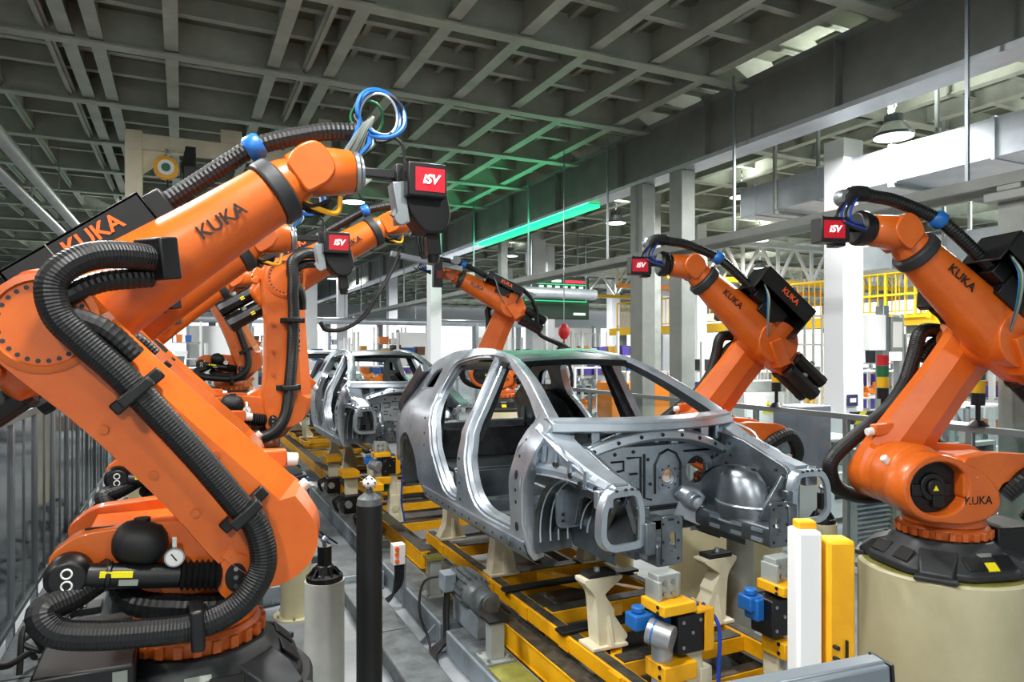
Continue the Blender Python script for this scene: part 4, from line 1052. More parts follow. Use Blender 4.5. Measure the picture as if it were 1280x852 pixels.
# cream stands on the skids
def stand(x, y, z0, z1, sg, kind, label, group=None):
    t = thing('car_support_stand', label, 'support stand', (x, y, z0), 0, group); h = z1 - z0
    MB().bb(-.13, .13, -.09, .09, 0, .022).build('foot_plate', CREAM, t, .004)
    if kind == 'front':
        pr = rpoly([(.10, .02), (.13, .05, .02), (.035, .20, .02), (.04, .23, .01), (-.02, .33, .02), (-.02, h - .10, .05), (.09, h - .02, .02), (.09, h), (-.15, h), (-.15, h - .025, .01), (-.09, h - .10, .03), (-.08, .30, .03), (-.06, .02)])
    elif kind == 'mid':
        pr = rpoly([(-.10, .02), (.10, .02), (.085, .14, .03), (.02, .34, .05), (.0, h - .05, .02), (.02, h), (-.10, h), (-.10, h - .05, .01), (-.07, .3, .03)])
    else:
        pr = rpoly([(-.12, .02), (.12, .02), (.06, .15, .05), (.05, h - .04, .02), (.07, h), (-.07, h), (-.05, h - .05, .02), (-.06, .15, .05)])
    pr = [(-sg * u, v) for u, v in pr]
    g = MB().prism([(u * 1.15, v) for u, v in pr], XZ, -.062, .062); b = g.build('column_body', CREAM, t, .005)
    g = MB().prism([(-.045, .02), (-.045, min(.3, h * .6)), (-.11, .02)], lambda u, v, w_: Vector((w_, u, v)), -.012, .012); g.build('gusset', CREAM, t)
    g = MB().bb(-.055, .045, -.06, .06, h, h + .035) if kind != 'front' else MB().bb(-sg * -.14 if False else min(sg * .14, -sg * .06), max(sg * .14, -sg * .06), -.055, .055, h, h + .03)
    p = g.build('rest_pad', RUBBER, t, .004)
    MB().cyl((0 if kind != 'front' else sg * .05, 0, h + .03), (0 if kind != 'front' else sg * .05, 0, h + .055), .022, .016, 12).build('locating_pin', STEEL, p)
    return t
GS = {}
for i, (cy, who) in enumerate(((CY, 'front car'), (CY + 5.85, 'second car'), (CY + 11.7, 'farthest car'))):
    for sg, nm in ((-1, 'near'), (1, 'far')):
        x = CX + sg * .44
        stand(x, cy - .17, .43, .875, sg, 'front', 'cream stand with a stepped neck under the %s front corner of the %s' % (nm, who))
        stand(x, cy + 1.40, .43, .87, sg, 'mid', 'cream stand under the %s side sill middle of the %s' % (nm, who))
        stand(x, cy + 2.62, .43, .90, sg, 'rear', 'cream stand under the %s rear end of the %s' % (nm, who))
# front clamping units
def clamp_unit(x, y, label, mir=1, off=0.):
    t = thing('clamping_unit', label, 'clamping unit', (x, y, 0))
    def bx(x0, x1, y0, y1, z0, z1, g=None):
        return (g or MB()).bb(mir * x0, mir * x1, y0, y1, z0, z1)
    # upper gripping head
    g = bx(off - .075, off + .065, -.04, .05, 1.0, 1.13); bx(off - .085, off - .06, -.06, .06, .98, 1.10, g); bx(off + .05, off + .09, -.02, .06, 1.0, 1.12, g); hd = g.build('gripping_head', GREYP, t, .005)
    g = MB()
    for dx in (-.035, .02):
        for dz in (1.03, 1.09): g.cyl((off + dx, -.04, dz), (off + dx, -.052, dz), .012, n=10)
    each(g, 'socket_bolt', STEEL, hd)
    bx(off - .105, off + .105, -.13, .07, .945, 1.0).build('yellow_clamp', YELLOW, t, .006)
    g = MB()
    for dz in (.955, .985): g.cyl((off - .105, -.08, dz), (off - .11, -.08, dz), .010, n=8)
    each(g, 'clamp_bolt', RUBBER, t)
    # spindle drive: blue motor with silver housing
    bo = .13 if off else 0.
    g = bx(bo - .20, bo - .09, -.02, .08, .85, .93); g.cyl((bo - .15, .03, .93), (bo - .15, .03, .965), .035, n=14); bx(-.04, .02, -.04, .06, .80, .92, g); g.build('drive_motor', BLUE, t, .008)
    if not off:
     g = MB().cyl((mir * -.12, -.02, .85), (mir * -.05, -.13, .83), .066, n=20); sv = g.build('silver_housing', SILVER, t, .004)
     MB().turn([(0, .066), (1, .066)], (mir * -.105, -.044, .8457), (mir * -.093, -.062, .8423), 20).build('blue_band', BLUE, sv)
    # black gear box with yellow bracket
    g = bx(.01, .22, -.10, .06, .72, .925); gb = g.build('gear_box', BLACK, t, .008)
    g = MB()
    for dx, dz in ((.04, .76), (.04, .89), (.10, .83), (.15, .89)): g.cyl((mir * dx, -.10, dz), (mir * dx, -.108, dz), .010, n=8)
    each(g, 'socket_bolt', STEEL, gb)
    g = bx(.175, .225, -.115, -.10, .72, .93); bx(.12, .225, -.115, .05, .925, .943, g); bx(.22, .235, -.115, .06, .72, .943, g); g.build('yellow_bracket', YELLOW, t, .004)
    g = bx(.12, .18, -.06, .06, .943, .965); g.build('terminal_block', BLUE, t, .004)
    # lower cylinder and second clamp
    g = MB().cyl((off * 1.3 - .04, -.03, .52), (off * 1.3 - .04, -.03, .79), .056, n=20).cyl((off * 1.3 - .04, -.03, .445), (off * 1.3 - .04, -.03, .52), .022, n=12); g.build('lifting_cylinder', SILVER, t, .003)
    bx(off - .10, off + .11, -.13, .04, .60, .69).build('yellow_clamp', YELLOW, t, .006)
    g = MB()
    for dz in (.63, .68): g.cyl((off - .10, -.09, dz), (off - .106, -.09, dz), .011, n=8)
    each(g, 'clamp_bolt', RUBBER, t)
    MB().cyl((off + .06, .03, .48), (off + .06, .03, .76), .045, n=18).build('green_cylinder', GREEN, t, .003)
    # cream tower that carries it
    g = bx(.11, .22, -.04, .07, .44, .72); bx(.20, .28, -.05, .07, .30, .60, g); tw = g.build('tower', CREAM, t, .008)
    g = MB().prism([(mir * .08, .02), (mir * .30, .02), (mir * .25, .44), (mir * .12, .44)], XZ, -.06, .07); g.build('tower_foot', CREAM, t, .006)
    for z in (.12, .26): MB().turn([(0, .05), (.5, .05), (1, .04)], (mir * .19, -.062, z), (mir * .19, -.068, z), 18).build('round_cutout', CREAM_D, t)
    MB().bb(.02, .30, -.12, .12, 0, .02).build('base_plate', CREAM, t)
    cab = [(mir * .21, -.05, .95), (mir * .26, -.12, .84), (mir * .25, -.13, .60), (mir * .24, -.14, .36), (mir * .27, -.16, .16), (mir * .27, -.2, .02)]
    MB().tube(spline(cab, 8), .011, 8).build('air_hose', BLUECAB, t)
    return t
clamp_unit(2.31, 2.98, 'clamping unit with blue motor under the near front corner of the front car')
clamp_unit(2.91, 2.93, 'clamping unit with blue motor partly behind the white and yellow guard post', 1, .17)
clamp_unit(2.31, 8.82, 'clamping unit under the near front corner of the second car')
# geared motor and support posts beside the line
t = thing('gear_motor', 'dark grey geared motor lying beside the yellow frame below the rear door', 'motor', (2.02, 5.0, .46))
g = MB().turn([(0, .05), (.06, .10), (.2, .115), (.8, .115), (.9, .10), (1, .07)], (0, .30, 0), (-.0, -.22, -.02), 24); b = g.build('motor_housing', GREYF, t, .004)
g = MB()
for k in range(16):
    a = 2 * PI * k / 16; g.bar((.115 * math.cos(a), -.10, .115 * math.sin(a)), (.115 * math.cos(a), .18, .115 * math.sin(a)), .008, .03, Vector((math.cos(a), 0, math.sin(a))))
each(g, 'cooling_fin', GREYF, b)
g = MB().turn([(0, .10), (.8, .105), (1, .09)], (0, -.20, -.02), (0, -.36, -.02), 10).cyl((0, -.36, .0), (0, -.375, .0), .06, n=18); g.build('gear_case', GREYF, t, .015)
g = MB().turn([(0, .09), (1, .08)], (0, .30, 0), (0, .37, 0), 20); g.build('fan_cover', GREYF, t, .006)
g = MB().bb(-.20, -.10, .04, .18, -.02, .12); g.build('terminal_box', GREYB, t, .01)
g = MB().bb(-.07, .07, -.3, .2, -.276, -.10); g.build('motor_bracket', GREYB, t, .006)
for k in range(3):
    g = MB().tube(spline([(-.15, .08 + .03 * k, -.02), (-.17, .06 + .03 * k, -.2), (-.20, .0 + .02 * k, -.36), (-.32, -.1 + .05 * k, -.42), (-.36, -.3 + .04 * k, -.44)], 6), .016, 8); g.build('motor_cable', RUBBER, t)
g = MB().tube(spline([(-.12, .25, .05), (-.28, .30, .0), (-.34, .22, -.2), (-.30, .1, -.40), (-.40, -.2, -.44)], 6), .010, 8); g.build('motor_cable', RUBBER, t)
def post(label, x, y, z0, h, top=OLIVE):
    t = thing('support_post', label, 'support post', (x, y, z0))
    MB().bb(-.10, .10, -.10, .10, 0, .012).build('foot_plate', GREYP, t); MB().bb(-.05, .05, -.05, .05, .012, h - .015).build('post_body', GREYP, t, .004); MB().bb(-.075, .075, -.075, .075, h - .015, h).build('head_plate', top, t)
    for sx in (-1, 1):
        for sy_ in (-1, 1): MB().cyl((sx * .08, sy_ * .08, .012), (sx * .08, sy_ * .08, .035), .012, n=6).build('anchor_bolt', STEEL, t)
post('short grey square post on the front floor beam, nearest the camera', 1.95, 4.38, .185, .28, RUBBER)
post('short grey square post with olive head plate beside the geared motor', 1.98, 5.75, .185, .33)
post('short grey square post on the rear floor beam', 1.98, 7.7, .185, .3)
t = thing('mounting_plate', 'olive green plate on the floor beam at the nearest grey post', 'plate', (1.95, 4.05, .185)); MB().bb(-.11, .11, -.42, .22, 0, .0) .build('plate', OLIVE, t) if False else MB().bb(-.11, .11, -.45, .20, 0, .008).build('plate', OLIVE, t)
# valve box with orange push buttons on a stake
t = thing('valve_box', 'small grey box with orange buttons and black hoses beside the yellow frame', 'valve box', (1.80, 6.05, 0))
MB().bb(-.015, .015, -.015, .015, 0, .48).build('stake', ALU, t); b = MB().bb(-.11, .0, -.05, .05, .40, .58).build('box_body', LABELW, t, .006)
for z in (.44, .50, .55): MB().cyl((-.08, -.05, z), (-.08, -.075, z), .018, n=12).build('push_button', mat('orange button', '#f0661a', .4), b)
for k in range(4): MB().tube(spline([(-.08 + .022 * k, -.02, .40), (-.09 + .02 * k, -.02, .22), (-.14, -.04 + .02 * k, .10), (-.30, -.02 + .02 * k, .03)], 6), .012, 8).build('air_hose', RUBBER, t)
# ------------------------------------------------------------------ calibration posts
def ref_post(label, x, y, h, r, m, top, name='reference_post', flange=True):
    t = thing(name, label, 'post', (x, y, 0))
    MB().turn([(0, r), (1, r)], (0, 0, .012 if flange else 0), (0, 0, h), 36).build('tube', m, t)
    if flange:
        f = MB().turn([(0, r * 1.45), (1, r * 1.45)], (0, 0, 0), (0, 0, .012), 36).build('floor_flange', m, t)
        for k in range(6):
            a = k * PI / 3 + .3; MB().cyl((r * 1.25 * math.cos(a), r * 1.25 * math.sin(a), .012), (r * 1.25 * math.cos(a), r * 1.25 * math.sin(a), .034), .011, n=6).build('anchor_bolt', STEEL, f)
    if top in ('knob', 'short'):
        g = MB().turn([(0, r * .93), (.15, r * .93), (.2, r * .6), (.42, r * .45), (.45, r * .36), (1, r * .36)], (0, 0, h), (0, 0, h + (.22 if top == 'knob' else .16)), 24); hd = g.build('target_holder', BLACK, t, .003)
        g = MB()
        for k in range(10): a = k * PI / 5; g.bar((r * .85 * math.cos(a), r * .85 * math.sin(a), h + .02), (r * .5 * math.cos(a), r * .5 * math.sin(a), h + .075), .012, .02)
        each(g, 'holder_rib', BLACK, hd)
        z = h + (.22 if top == 'knob' else .16)
        MB().cyl((0, 0, z), (0, 0, z + .02), .014, n=12).turn([(q / 8, max(.002, .026 * math.sin(PI * q / 8))) for q in range(9)], (0, 0, z + .012), (0, 0, z + .066), 16).build('target_ball', STEEL, hd)
    elif top == 'ball':
        hd = MB().turn([(0, r), (.4, r * .92), (.7, r * .5), (.75, r * .28), (1, r * .28)], (0, 0, h), (0, 0, h + .09), 24).build('post_cap', GREYF, t)
        bc = Vector((0, 0, h + .125)); R = .043
        b = MB().turn([(q / 12, max(.002, R * math.sin(PI * q / 12))) for q in range(13)], bc - Vector((0, 0, R)), bc + Vector((0, 0, R)), 22).build('target_ball', WHITE, hd)
        g = MB()
        for k in range(6):
            for el in (-.6, .1, .75):
                a = k * PI / 3 + el; dn = Vector((math.cos(a) * math.cos(el), math.sin(a) * math.cos(el), math.sin(el))); g.cyl(bc + dn * (R * .97), bc + dn * (R * 1.012), .0065, n=8)
        each(g, 'ball_dimple', RUBBER, b)
    return t
ref_post('white round post with black target holder, standing at left of the black post', .836, 4.586, .82, .125, WHITE_C, 'knob')
ref_post('slim black round post topped by a white dimpled ball', .995, 4.046, 1.40, .075, RUBBER, 'ball')
ref_post('grey round post with black holder in front of the beige pedestal', 3.954, 4.157, .93, .105, GREYP, 'short')
ref_post('beige round post with black holder behind the yellow light curtain post', 4.25, 3.64, 1.04, .10, CREAM_D, 'knob')
ref_post('beige round post with floor flange behind the arm of the nearest robot', .90, 6.28, .78, .13, CREAM_D, 'short')
ref_post('pale round post with wide flange seen under the front of the car', 4.09, 5.97, .80, .115, CREAM_D, 'short')
# foreground: muting post pair and the top rail of the entry guard
t = thing('light_curtain_post', 'tall white and yellow guard post standing in the right foreground', 'guard post', (1.80, 1.58, 0))
M_ = Matrix.Rotation(-YAW, 3, 'Z')
g = MB().box((-.012, .02, .868), (.078, .09, 1.735), M_); g.build('white_housing', WHITE, t, .01)
g = MB().box((.064, -.035, .856), (.088, .085, 1.71), M_); yp = g.build('yellow_profile', YELLOW, t, .012)
MB().box((.0, .03, 1.70), (.06, .05, .12), M_).build('yellow_bracket', YELLOW, t, .006)
for z in (1.35, 1.385): MB().cyl((.025, -.06, z), (.023, -.08, z), .007, n=8).build('slot_screw', RUBBER, yp)
MB().box((.056, -.082, 1.36), (.006, .012, .09), M_).build('slot', RUBBER, yp)
MB().bb(-.14, .14, -.12, .12, 0, .015).build('foot_plate', YELLOW, t)
t = thing('guard_rail', 'blurred grey aluminium guard rail at the bottom right picture edge', 'rail', (0, 0, 0))
p1 = Vector((1.042, .777, 1.766)); p0 = Vector((.65, .87, 1.735))
g = MB().bar(p0, p1, .05, .05); g.bar(p0 + Vector((0, 0, .0)), p1, .03, .058); rr_ = g.build('rail_profile', RAILG, t, .004)
MB().bar(p1, p1 + (p1 - p0).normalized() * .006, .054, .054).build('end_cap', BLACK, rr_, .002)
for p in (p1 - Vector((.02, .006, 0)), p0): MB().bar((p.x, p.y, 0), (p.x, p.y, p.z - .025), .045, .045).build('rail_post', ALU, t, .003)
# ================================================================== fences
def fence(name, label, x, ys, z0, z1, pm, sgn, lower=None, mid=False):
    t = thing(name, label, 'fence', (x, ys[0], 0)); y0 = ys[0]
    for y in ys:
        p = MB().bb(-.025, .025, y - y0 - .03, y - y0 + .03, 0, z1).build('fence_post', ALU, t, .004)
        MB().bb(-.05, .05, y - y0 - .05, y - y0 + .05, 0, .012).build('post_foot', ALU, p)
    L = ys[-1] - y0
    MB().bb(-.03, .03, -.03, L + .03, z1, z1 + .06).build('top_rail', ALU, t, .004)
    MB().bb(-.022, .022, .03, L - .03, z0 - .045, z0).build('bottom_rail', ALU, t, .004)
    for a, b in zip(ys, ys[1:]):
        MB().bb(-.004, .004, a - y0 + .032, b - y0 - .032, z0, z1).build('panel', pm, t)
        if mid: MB().bb(-.012, .012, (a + b) / 2 - y0 - .015, (a + b) / 2 - y0 + .015, z0, z1).build('panel_stile', ALU, t)
    return t
fence('safety_fence', 'smoked panel safety fence along the left picture edge', -1.15, [2.6 + .92 * i for i in range(13)], .30, 1.76, PANEL_L, 1, mid=True)
fence('safety_fence', 'clear panel safety fence behind the right row of robots', 6.3, [2.55 + 1.27 * i for i in range(12)], .12, 1.58, PANEL_R, 1)
# floor tray and cable clutter between fence and left robots
t = thing('cable_trunking', 'grey steel cable trunking along the foot of the left fence', 'trunking', (-1.08, 2.4, 0)); MB().bb(0, .52, 0, 8.6, 0, .27).build('trunking_cover', GREYF, t, .01)
for k in range(8): MB().bb(.0, .52, .6 + k * 1.1, .61 + k * 1.1, .27, .273).build('cover_joint', RUBBER, t)
rc = random.Random(3)
for k in range(10):
    y = 3.0 + k * .72; x = -.98 + .1 * rc.random()
    pts = [(x, y, .31)]
    for q in range(5): pts.append((x + rc.uniform(-.08, .1), y + .14 * (q + 1), .31 + rc.uniform(.0, .25)))
    o = MB().tube(spline(pts, 6), .018, 8).build('supply_cable', RUBBER); tag(o, 'black supply cable coiled on the trunking at the foot of the left fence', 'cable', 'black cables along the left fence')
for k, (x, y) in enumerate(((-.66, 5.5), (-.68, 6.25), (-.72, 7.2))):
    t = thing('cable_connector', ('silver cable connector with two black leads at the lower left corner', 'silver cable connector beside the second robot of the left row', 'silver cable connector farthest along the left fence')[k], 'connector', (x, y, .275))
    MB().cyl((0, 0, .05), (.03, .06, .17), .022, .028, 12).build('plug', SILVER, t, .003)
    for q in (-1, 1): MB().tube(spline([(.0, .0, .06), (-.05, -.05 + .05 * q, .08), (-.10, -.16 + .05 * q, .04), (-.06 + .04 * q, -.34, .02)], 6), .012, 8).build('lead', RUBBER, t)
    MB().bb(-.09, .12, -.03, .16, 0, .05).build('junction_plate', BLACK, t, .006)
# beige post beside the fence
t = thing('square_post', 'beige square post between the left fence and the second robot', 'post', (-.38, 7.78, 0)); MB().bb(-.09, .09, -.09, .09, .02, 1.9).build('post_body', CREAM_D, t, .006); MB().bb(-.16, .16, -.16, .16, 0, .02).build('foot_plate', CREAM_D, t)
# green status lamp on the left fence
t = thing('signal_lamp', 'small glowing green signal lamp on top of the left fence', 'signal lamp', (-1.15, 6.74, 1.82)); MB().cyl((0, 0, 0), (0, 0, .05), .03, n=14).build('lamp_base', BLACK, t); MB().turn([(0, .032), (.7, .032), (1, .02)], (0, 0, .05), (0, 0, .12), 14).build('lens', GREENS, t)
# ================================================================== cream gantry frame with hanging balancer at upper left
t = thing('gantry_frame', 'pale steel gantry frame rising behind the nearest robot', 'gantry', (-.62, 11.4, 0))
MB().bb(-.11, .11, -.1, .1, 0, 5.46).build('gantry_column', CREAM, t, .006); MB().bb(-.11, 2.9, -.09, .09, 5.20, 5.42).build('gantry_beam', CREAM, t, .006); MB().bb(2.6, 2.8, -.06, .06, 5.42, 6.0).build('gantry_hanger', CREAM, t, .006)
MB().prism([(.11, 5.2), (.50, 5.2), (.11, 4.85)], XZ, -.03, .03).build('gantry_brace', CREAM, t)
MB().bb(1.15, 1.45, -.1, .1, 5.42, 5.62).build('trolley', CREAM, t, .006)
t = thing('spring_balancer', 'yellow round spring balancer hanging from the pale gantry', 'balancer', (-.20, 11.1, 4.70))
g = MB().turn([(0, .08), (.1, .165), (.9, .165), (1, .1)], (0, .07, .2), (0, -.07, .2), 26); b = g.build('drum_housing', YELLOW, t, .006)
MB().turn([(0, .11), (1, .11)], (0, -.072, .2), (0, -.078, .2), 24).build('drum_label', LABELW, b); MB().turn([(0, .06), (1, .06)], (0, -.078, .2), (0, -.083, .2), 20).build('drum_hub', GREEN, b)
g = MB().tube([(0, 0, .36), (0, 0, .42), (.04, 0, .44), (0, 0, .47), (.1, .16, .49)], .014, 8); g.build('hanging_hook', STEEL, t); MB().tube(spline([(0.02, 0, .04), (.03, 0, -.2), (.08, 0, -.45), (.05, 0, -.8)], 6), .012, 8).build('balancer_rope', RUBBER, t)
t = thing('control_pendant', 'black cable bundle hanging beside the yellow spring balancer', 'cable bundle', (.12, 11.1, 4.4))
for k in range(6): MB().tube(spline([(.02 * k - .05, .0, .85), (.03 * k - .1, .05, .5), (.05 - .02 * k, -.03, .2), (.04 * k - .12, 0, -.2 - .08 * k)], 6), .018, 8).build('hanging_cable', RUBBER, t)
MB().bb(-.10, .08, -.06, .06, .28, .56).build('control_pad', BLACK, t, .01)
# ================================================================== cable slung from the upright armed robot, tool at its end
t = thing('slung_cable', 'black cable hanging in a loop between the upright-armed robot and the line', 'cable', (0, 0, 0))
def at(px, py, d):
    r = (px - 640) / F * d; return Vector((cY * r + sY * d, cY * d - sY * r, H - (py - 438) * d / F))
MB().tube(spline([at(499, 318, 7.3), at(490, 337, 7.3), at(474, 365, 7.2), at(455, 395, 7.1), at(430, 411, 7.0), at(408, 412, 6.9), at(401, 404, 6.8)], 8), .022, 8).build('cable_run', RUBBER, t)
MB().tube(spline([at(500, 312, 7.3), at(489, 340, 7.25), at(470, 372, 7.15), at(450, 398, 7.1), at(425, 413, 7.0), at(404, 410, 6.9)], 8), .014, 8).build('cable_run', RUBBER, t)
t = thing('measuring_tool', 'black and steel measuring tool hanging ahead of the upright-armed robot', 'tool', tuple(at(530, 268, 7.7)))
MB().bb(-.16, .0, -.06, .06, -.25, .05).build('tool_body', BLACK, t, .01); MB().bar((-.02, -.05, -.2), (.12, -.05, .05), .05, .06).build('tool_bracket', ALU, t, .004); MB().cyl((-.05, -.08, -.18), (-.05, -.14, -.20), .05, n=16).build('lens_ring', mat('brass ring', '#c88a3a', .3, .8), t, .004)
for k in range(5): MB().tube(spline([(-.10 + .03 * k, -.05, .0), (-.12 + .05 * k, -.1, -.25), (-.04 + .01 * k, -.06, -.50)], 6), .010, 7).build('tool_cable', RUBBER, t)
MB().bar((-.30, .0, -.10), (-.1, .0, -.06), .07, .07).build('tool_adapter', STEEL, t, .004)
t = thing('measuring_tool', 'slim grey tool bar with black sensor in front of the distant robot', 'tool', tuple(at(548, 330, 10.8)))
MB().bar((-.75, 0, .12), (.40, .05, -.05), .10, .08).build('tool_bar', ALU, t, .006); MB().bb(-.09, .06, -.05, .05, -.36, .08).build('sensor_housing', BLACK, t, .01); MB().bb(-.05, .04, -.06, -.05, -.22, -.1).build('sensor_window', mat('sensor maroon', '#5a1c24', .4), t); MB().cyl((.25, -.06, .06), (.25, -.14, .06), .07, n=16).build('sensor_wheel', STEEL, t, .004)
# ================================================================== green light strip under the girder
t = thing('light_strip', 'long light strip glowing green under the heavy girder', 'light strip', (7.0, 11.15, 4.995))
MB().bb(-.09, .13, 0, 5.4, .0, .055).build('green_diffuser', GREENL, t); MB().bb(-.11, .15, 0, 8.5, .055, .06).build('strip_hanger_plate', ALU, t); MB().bb(-.09, .13, 5.5, 8.5, .0, .055).build('white_diffuser', WHITEL, t)
for k in range(4):
    L = bpy.data.lights.new('green_tube', 'AREA'); L.shape = 'RECTANGLE'; L.size = .2; L.size_y = 1.6; L.energy = 50; L.color = (.03, 1, .42); lo = bpy.data.objects.new('green_tube', L); COL.objects.link(lo); lo.parent = t; lo.location = (-.14, .8 + 1.3 * k, .03); lo.rotation_euler = (0, math.radians(115), 0)
# ================================================================== display board
t = thing('display_board', 'dark green hanging production display with glowing frames', 'display', (9.6, 17.4, 3.2))
MB().bb(-1.15, 1.15, 0, .12, .0, 1.22).build('board_housing', BLACK, t, .01); MB().bb(-1.12, 1.12, -.012, 0, .03, 1.19).build('screen', DKGREEN, t)
def ln(x0, x1, z0, z1, m, nm='display_line'): MB().bb(x0, x1, -.018, -.012, z0, z1).build(nm, m, t)
for z in (.50, .62, .98): ln(-.95, 1.05, z, z + .025, BGREEN)
for x in (-.95, 1.03): ln(x, x + .02, .50, .64, BGREEN); ln(x, x + .02, .86, 1.0, BGREEN)
ln(-.95, 1.05, .84, .86, BGREEN)
for k in range(6): ln(-.5 + .26 * k, -.36 + .26 * k, .89, .95, BWHITE, 'display_text')
ln(-.10, .22, 1.05, 1.12, BWHITE, 'display_text'); ln(.35, 1.0, 1.04, 1.12, BRED, 'display_text'); ln(-.95, -.70, 1.05, 1.12, BGREEN, 'display_text'); ln(.62, 1.02, .12, .19, BWHITE, 'display_text')
for x in (-.8, .8): MB().bar((x, .06, 1.22), (x, .06, 2.75), .03, .03).build('hanger_rod', ALU, t)
o = MB().cyl((0, 0, 0), (2.3, 0, 0), .15, n=18).build('air_pipe', DUCT, None, loc=(8.15, 16.6, 3.86)); tag(o, 'grey ventilation pipe crossing in front of the green display board', 'pipe')
for x in (.3, 2.0): MB().bar((x, 0, .12), (x, 0, 2.1), .02, .02).build('pipe_hanger', ALU, o)
# red chain hoist
hp = at(705, 420, 12.5)
t = thing('chain_hoist', 'red chain hoist with hook hanging left of the white pillar', 'hoist', tuple(hp))
MB().bar((0, 0, .2), (0, 0, 5.9 - hp.z), .014, .014).build('hoist_chain', STEEL, t); MB().turn([(0, .05), (.3, .10), (.7, .10), (1, .05)], (0, 0, -.05), (0, 0, .22), 16).build('hoist_body', RED, t, .005); MB().tube(spline([(0, 0, -.05), (.0, 0, -.16), (.05, 0, -.22), (0, 0, -.28), (-.05, 0, -.24)], 6), .018, 8).build('hook', RED, t)
for k in range(3): MB().tube(spline([(-.1 + .12 * k, .02 * k, -.20), (-.2 + .14 * k, 0, -.4), (-.24 + .2 * k, 0, -.7), (-.2 + .18 * k, 0, -1.1)], 6), .03, 8).build('sling', RUBBER, t)
# ================================================================== right background
def box_thing(name, label, cat, x, y, w, d, h, m, z=0, group=None, bev=.01, rz=0):
    o = MB().bb(-w / 2, w / 2, -d / 2, d / 2, 0, h).build(name, m, None, bev, loc=(x, y, z)); o.rotation_euler = (0, 0, rz); return tag(o, label, cat, group)
# white electrical cabinet with warning triangle
def atx(px, py, X):
    d = 963.5 * X / (px - 229); return Vector((X, (d - sY * X) / cY, H - (py - 438) * d / F)), d
t = thing('electrical_cabinet', 'white electrical cabinet with a yellow warning triangle, left of the white column', 'cabinet', (8.75, 8.75, 0))
MB().bb(-.62, .62, -.3, .3, .1, 1.62).build('cabinet_body', WHITE, t, .01); MB().bb(-.6, .6, -.28, .28, 0, .1).build('plinth', BLACK, t)
for s_ in (-1, 1):
    d = MB().bb(s_ * .31 - .29, s_ * .31 + .29, -.315, -.30, .14, 1.58).build('cabinet_door', WHITE, t, .004); MB().bb(s_ * .06 - .01, s_ * .06 + .01, -.34, -.315, .8, .95).build('door_handle', BLACK, d)
b = MB().prism([(-.26, 1.28), (-.02, 1.28), (-.14, 1.50)], XZ, -.319, -.316).build('warning_triangle', SIGNY, t); MB().prism([(-.155, 1.42), (-.125, 1.42), (-.14, 1.36), (-.12, 1.36), (-.145, 1.31), (-.14, 1.345), (-.16, 1.345)], XZ, -.322, -.319).build('lightning_mark', LETTK, b)
MB().bb(-.5, .5, -.2, .2, 1.62, 1.80).build('cabinet_cooler', GREYP, t, .01)
for k, (x, w) in enumerate(((7.75, .9), (6.95, .7))): 
    o = box_thing('orange_cabinet', ('wide', 'narrow')[k] + ' orange cabinet behind the second right robot', 'cabinet', 8.0 + .0 + k * -1.05 + .4, 10.8, w, .5, 1.72, ORANGEB)
    MB().bb(-.01, .01, -.26, -.25, .05, 1.68).build('door_gap', BLACK, o); MB().bb(.05, .07, -.275, -.25, .8, 1.0).build('door_handle', BLACK, o)
# sign on the white column
t = tag(MB().bb(-.10, .10, -.02, 0, -.08, .08).build('column_sign', NAVY, None, loc=(8.55, 6.82, 1.60)), 'small navy blue sign on the white column', 'sign'); MB().bb(-.06, .06, -.024, -.02, -.03, .03).build('sign_text', LABELW, t)
# stack lights
def stack_light(px, py, X, label, green=False, h=.62):
    p, d = atx(px, py, 6.3); t = thing('stack_light', label, 'signal light', (6.3, p.y, 1.642))
    MB().cyl((0, 0, -.0), (0, 0, .18), .02, n=10).turn([(0, .09), (1, .04)], (0, 0, 0), (0, 0, .05), 14).build('lamp_base', BLACK, t)
    for k, m in enumerate((BLACK, CATY, GREENS if green else GREEN, RED)): MB().cyl((0, 0, .18 + k * .11), (0, 0, .285 + k * .11), .055, n=16).build('lens', m, t)
    return t
stack_light(973, 528, 6.3, 'signal light tower with glowing green lens behind the fender of the front car', True)
stack_light(1106, 476, 6.5, 'signal light tower between the white column and the right robot', False)
stack_light(1225, 482, 6.3, 'signal light tower behind the wrist motors of the robot at the right edge', False)
# grey door panel, louvred machines, chevron
p, d = atx(995, 515, 6.9)
t = thing('control_cabinet', 'grey blue cabinet behind the clear fence, left of the louvred panels', 'cabinet', (7.0, 6.3, 0)); MB().bb(-.28, .28, -.2, .2, .05, 1.62).build('cabinet_body', mat('lilac grey paint', '#8d90a0', .5), t, .01); MB().bb(-.26, .26, -.21, -.2, .1, .85).build('cabinet_door', LABELW, t, .004)
def louvre(x, y, w, h, label):
    t = thing('louvred_panel', label, 'louvred panel', (x, y, 0)); g = MB()
    MB().bb(-w / 2, -w / 2 + .05, -.05, .05, 0, h).build('panel_stile', GREYP, t); MB().bb(w / 2 - .05, w / 2, -.05, .05, 0, h).build('panel_stile', GREYP, t); MB().bb(-w / 2, w / 2, -.05, .05, h, h + .05).build('panel_rail', GREYP, t)
    z = .1
    while z < h - .04:
        g.box((0, 0, z), (w - .1, .07, .012), Matrix.Rotation(.6, 3, 'X')); z += .055
    o = g.build('louvre_blades', GREYB, t); o['kind'] = 'stuff'
    MB().bb(-w / 2 + .05, w / 2 - .05, .05, .06, 0, h).build('panel_back', mat('dark backing', '#3a454e', .6), t)
    return t
